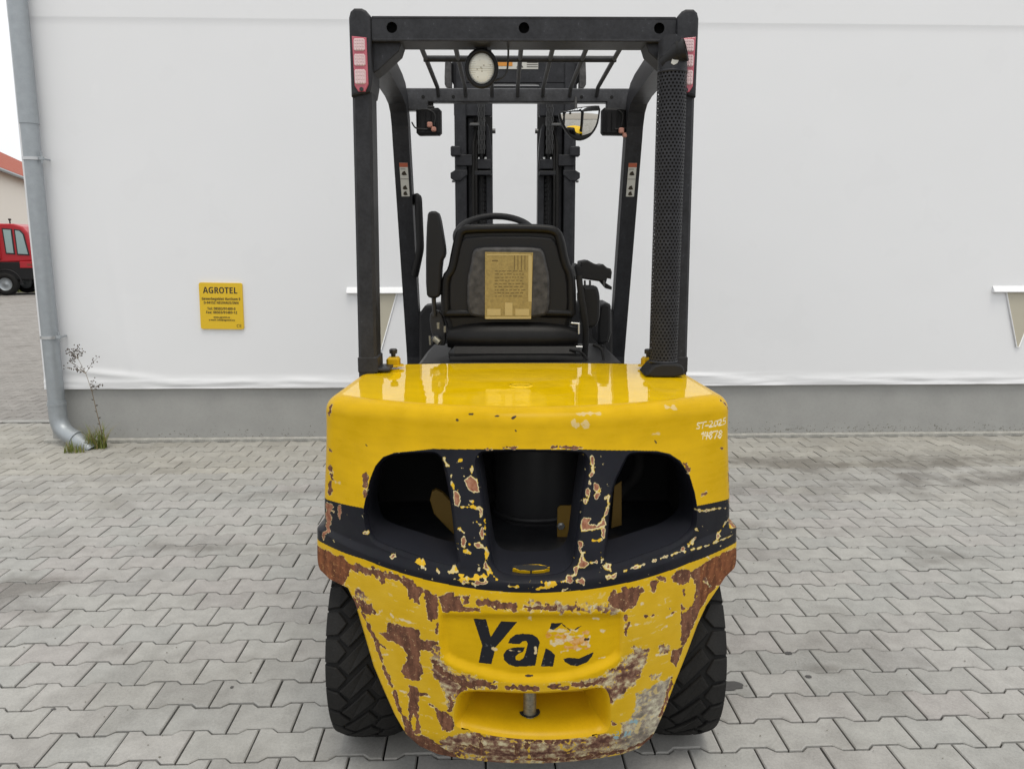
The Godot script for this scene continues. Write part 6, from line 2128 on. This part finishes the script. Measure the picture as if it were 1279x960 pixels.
func build_cab(truck: Node3D) -> void:
	# frame, hood, floor, dash
	var st := S()
	for s in [-1.0, 1.0]:
		box(st, V(s * 0.46, 0.47, 3.1), Vector3(0.10, 0.24, 1.15), 0.012)
		box(st, V(s * 0.50, 0.30, 3.35), Vector3(0.10, 0.025, 0.5), 0.005)
		box(st, V(s * 0.49, 0.72, 3.90), Vector3(0.24, 0.03, 0.55), 0.01)
	box(st, V(0, 0.62, 3.55), Vector3(0.95, 0.03, 0.8), 0.005)
	box(st, V(0, 0.42, 3.3), Vector3(0.7, 0.3, 1.7), 0.01)
	obj("chassis", st, M.powder, truck)
	st = S()
	box(st, V(0, 0.83, 2.98), Vector3(0.74, 0.42, 0.60), 0.03)
	obj("hood", st, M.plastic, truck)
	st = S()
	prism(st, pv([-0.47, 0.60, 0.47, 0.60, 0.47, 1.12, 0.44, 1.155, 0.30, 1.165, -0.34, 1.165, -0.44, 1.15, -0.47, 1.11]), at_depth(3.86), -0.16, 0.0, 0.012)
	obj("dashboard", st, M.plastic, truck)
	# steering wheel and column
	st = S()
	var u := Vector3(1, 0, 0)
	var v := Vector3(0, 0.52, -0.85).normalized()
	var cen := V(-0.095, 1.475, 3.42)
	tube(st, arc(cen, u * 0.165, v * 0.165, 0.0, TAU, 40), 0.0145, 12, false)
	for a in [0.5, 2.6, 4.7]:
		tube(st, [cen - u.cross(v) * -0.02, cen + u * cos(a) * 0.16 + v * sin(a) * 0.16], 0.010, 8)
	lathe(st, cen, v.cross(u).normalized(), [Vector2(-0.03, 0.03), Vector2(0.0, 0.045), Vector2(0.02, 0.035), Vector2(0.022, 0.001)], 18)
	var sw := obj("steering_wheel", st, M.plastic, truck)
	st = S()
	tube(st, [cen, V(-0.095, 1.05, 3.75)], 0.035, 14)
	obj("steering_column", st, M.dark, sw)
	# seat
	var seat := thing_part("seat", truck)
	seat.set_meta("label", "black driver's seat with a document holder on its back")
	var back := smooth_poly(pv([-0.227, 1.473, -0.216, 1.493, -0.188, 1.503, -0.057, 1.506, 0.082, 1.504, 0.126, 1.496, 0.148, 1.470, 0.166, 1.379, 0.189, 1.336, 0.194, 1.266, 0.193, 1.200, 0.178, 1.151, 0.174, 1.106, 0.143, 1.077, -0.259, 1.078, -0.262, 1.151, -0.279, 1.187, -0.280, 1.257, -0.276, 1.327, -0.253, 1.353, -0.241, 1.414]), 1)
	st = S()
	prism(st, back, at_depth(2.86), -0.10, 0.0, 0.022, true)
	obj("backrest", st, M.leather, seat)
	st = S()
	var line := PackedVector2Array(smooth_poly(inset(pv([-0.227, 1.473, -0.216, 1.493, -0.188, 1.503, -0.057, 1.506, 0.082, 1.504, 0.126, 1.496, 0.148, 1.470, 0.166, 1.379, 0.189, 1.336, 0.194, 1.266, 0.194, 1.186, 0.193, 1.184, -0.278, 1.185, -0.279, 1.187, -0.280, 1.257, -0.276, 1.327, -0.253, 1.353, -0.241, 1.414]), 0.012), 1))
	var path := []
	for q in line:
		if q.y > 1.145: path.append(V(q.x, q.y, 2.862))
	# start the edge roll at its lower left end
	var start := 0
	for i in path.size():
		if path[i].distance_to(path[(i + path.size() - 1) % path.size()]) > 0.2: start = i
	path = path.slice(start) + path.slice(0, start)
	tube(st, path, 0.0165, 12)
	obj("edge_roll", st, M.leather, seat)
	st = S()
	prism(st, smooth_poly(pv([-0.214, 1.447, -0.188, 1.468, 0.100, 1.468, 0.126, 1.447, 0.146, 1.375, 0.167, 1.327, 0.173, 1.204, 0.151, 1.186, -0.240, 1.187, -0.257, 1.204, -0.254, 1.323, -0.230, 1.362]), 1), at_depth(2.853), -0.02, 0.0, 0.008, true)
	obj("back_shell", st, M.plastic, seat)
	st = S()
	var roll := []
	for k in 9:
		roll.append(V(lerpf(-0.262, 0.205, k / 8.0), 1.108, 2.872))
	tube(st, roll, [0.035, 0.05, 0.056, 0.058, 0.058, 0.058, 0.056, 0.05, 0.035], 24)
	obj("lumbar_roll", st, M.leather, seat)
	st = S()
	prism(st, smooth_poly(pv([-0.170, 1.414, -0.151, 1.428, -0.057, 1.430, 0.064, 1.428, 0.082, 1.412, 0.091, 1.371, 0.103, 1.328, 0.103, 1.210, 0.083, 1.183, -0.058, 1.179, -0.171, 1.183, -0.191, 1.210, -0.190, 1.319, -0.175, 1.371]), 1), at_depth(2.842), -0.02, 0.006, 0.010, true)
	var holder := obj("document_holder", st, M.worn_grey, seat)
	st = S()
	prism(st, pv([-0.125, 1.412, 0.043, 1.410, 0.037, 1.178, -0.127, 1.179]), at_depth(2.832), -0.004, 0.001, 0.0008)
	obj("document", st, M.gold, holder)
	st = S()
	for q in [[410, 312, 586, 316], [410, 530, 464, 556], [482, 505, 512, 556], [524, 530, 580, 556], [404, 562, 586, 570], [576, 318, 590, 500]]:
		var a: Array = q
		box(st, V((a[0] + a[2]) * 0.5 * 0.000873 - 0.4763, 1.676 - (a[1] + a[3]) * 0.5 * 0.000873, 2.8306), Vector3((a[2] - a[0]) * 0.00088, (a[3] - a[1]) * 0.00088, 0.001), 0.0002)
	obj("document_panel", st, M.gold_light, holder)
	st = S()
	var g := RandomNumberGenerator.new()
	g.seed = 8
	for k in 9:
		var y := 1.676 - (378 + k * 12.5) * 0.000873
		var x := 440.0
		while x < 552.0:
			var ln := g.randf_range(6.0, 22.0)
			box(st, V((x + ln * 0.5) * 0.000873 - 0.4763, y + g.randf_range(-0.0006, 0.0006), 2.8305), Vector3(ln * 0.00078, 0.0022, 0.001), 0.0002)
			x += ln + 4.0
	for k in 4:
		box(st, V((520 + k * 14) * 0.000873 - 0.4763, 1.676 - 345 * 0.000873, 2.8305), Vector3(0.0022, 0.05, 0.001), 0.0002)
	box(st, V(442 * 0.000873 - 0.4763, 1.676 - 337 * 0.000873, 2.8305), Vector3(0.02, 0.004, 0.001), 0.0002)
	obj("document_print", st, M.gold_dark, holder)
	st = S()
	box(st, V(-0.02, 1.055, 2.98), Vector3(0.47, 0.06, 0.42), 0.022)
	obj("seat_cushion", st, M.leather, seat)
	st = S()
	tube(st, [V(-0.245, 1.043, 2.745), V(-0.1, 1.050, 2.73), V(0.1, 1.050, 2.73), V(0.21, 1.043, 2.745)], 0.013, 12)
	tube(st, bend([V(0.17, 1.075, 2.78), V(0.215, 1.07, 2.76), V(0.235, 1.03, 2.75)], 0.02), 0.004, 8)
	tube(st, bend([V(0.255, 1.09, 2.80), V(0.285, 1.08, 2.78), V(0.290, 1.02, 2.76)], 0.02), 0.005, 8)
	obj("suspension_bellows", st, M.rubber, seat)
	# armrest folded up on the left
	st = S()
	prism(st, smooth_poly(pv([-0.326, 1.538, -0.317, 1.552, -0.290, 1.552, -0.281, 1.530, -0.273, 1.479, -0.265, 1.427, -0.265, 1.399, -0.278, 1.380, -0.284, 1.266, -0.294, 1.250, -0.323, 1.250, -0.335, 1.266, -0.333, 1.414]), 1), at_depth(2.84), -0.085, 0.0, 0.008, true)
	var arm := obj("armrest", st, M.plastic, seat)
	st = S()
	tube(st, [V(-0.310, 1.251, 2.87), V(-0.308, 1.185, 2.88)], 0.008, 10)
	prism(st, smooth_poly(pv([-0.330, 1.185, -0.312, 1.207, -0.285, 1.198, -0.273, 1.149, -0.269, 1.077, -0.296, 1.077, -0.322, 1.113]), 1), at_depth(2.89), -0.04, 0.0, 0.004)
	box(st, V(-0.305, 1.100, 2.87), Vector3(0.035, 0.03, 0.03), 0.008)
	obj("armrest_hinge", st, M.dark, arm)
	st = S()
	tube(st, [V(-0.324, 1.117, 2.84), V(-0.322, 1.085, 2.84)], 0.004, 8)
	tube(st, [V(-0.293, 1.165, 2.84), V(-0.292, 1.143, 2.84)], 0.006, 8)
	tube(st, [V(-0.270, 1.152, 2.84), V(-0.269, 1.130, 2.84)], 0.005, 8)
	tube(st, [V(-0.308, 1.108, 2.84), V(-0.287, 1.094, 2.83)], 0.011, 10)
	obj("adjuster", st, M.steel, arm)
	# console with levers on the right
	st = S()
	prism(st, smooth_poly(pv([0.212, 1.288, 0.274, 1.290, 0.282, 1.281, 0.289, 1.248, 0.290, 1.186, 0.284, 1.157, 0.270, 1.140, 0.243, 1.137, 0.218, 1.167]), 1), at_depth(2.90), -0.12, 0.0, 0.010)
	var con := obj("lever_console", st, M.plastic, seat)
	st = S()
	prism(st, pv([0.198, 1.357, 0.204, 1.370, 0.220, 1.362, 0.222, 1.377, 0.247, 1.382, 0.269, 1.370, 0.288, 1.364, 0.304, 1.367, 0.318, 1.355, 0.332, 1.351, 0.337, 1.338, 0.334, 1.313, 0.320, 1.316, 0.316, 1.300, 0.299, 1.303, 0.228, 1.314, 0.209, 1.309]), at_depth(2.95), -0.14, 0.0, 0.006)
	prism(st, pv([0.300, 1.302, 0.320, 1.298, 0.345, 1.282, 0.343, 1.271, 0.323, 1.276]), at_depth(3.0), -0.05, 0.0, 0.003)
	obj("hand_rest", st, M.plastic, con)
	st = S()
	for q in [185, 225, 332]:
		tube(st, [V(0.243, 1.309, 2.94) + Vector3((q - 200) * 0.00047, 0, 0), V(0.244, 1.288, 2.94) + Vector3((q - 200) * 0.00047, 0, 0)], 0.004, 8)
	obj("lever_pin", st, M.worn_grey, con)
	st = S()
	tube(st, bend([V(0.208, 1.327, 2.87), V(0.214, 1.256, 2.85), V(0.231, 1.175, 2.85), V(0.237, 1.093, 2.87), V(0.231, 1.026, 2.87)], 0.05), 0.0115, 12)
	obj("corrugated_hose", st, M.rubber, con)
	st = S()
	prism(st, smooth_poly(pv([0.306, 1.200, 0.329, 1.215, 0.350, 1.215, 0.358, 1.200, 0.361, 1.065, 0.317, 1.049, 0.301, 1.065]), 1), at_depth(3.1), -0.2, 0.0, 0.012)
	obj("side_console", st, M.plastic, truck)
	st = S()
	tube(st, [V(0.179, 1.162, 2.84), V(0.210, 1.160, 2.84)], 0.004, 8)
	tube(st, [V(0.207, 1.158, 2.84), V(0.208, 1.124, 2.84)], 0.004, 8)
	tube(st, [V(0.185, 1.077, 2.84), V(0.221, 1.077, 2.84)], 0.005, 8)
	obj("belt_anchor", st, M.bright, seat)
	# grab handle on the left pillar
	st = S()
	tube(st, bend([V(-0.475, 1.625, 3.70), V(-0.441, 1.659, 3.66), V(-0.439, 1.421, 3.70), V(-0.475, 1.30, 3.78)], 0.03), 0.0175, 12)
	obj("grab_handle", st, M.plastic, truck)

func build_forklift() -> void:
	var turn := deg_to_rad(-1.36)
	var truck := thing("forklift", "yellow and black counterbalance forklift seen from behind, rusty and scratched", "forklift", Vector3(0, 0, 0) + Basis(Vector3.UP, turn) * Vector3(0.06, 0, -2.6), turn)
	build_casting(truck)
	build_wheels(truck)
	build_guard(truck)
	build_exhaust(truck)
	build_lamps(truck)
	build_mast(truck)
	build_cab(truck)
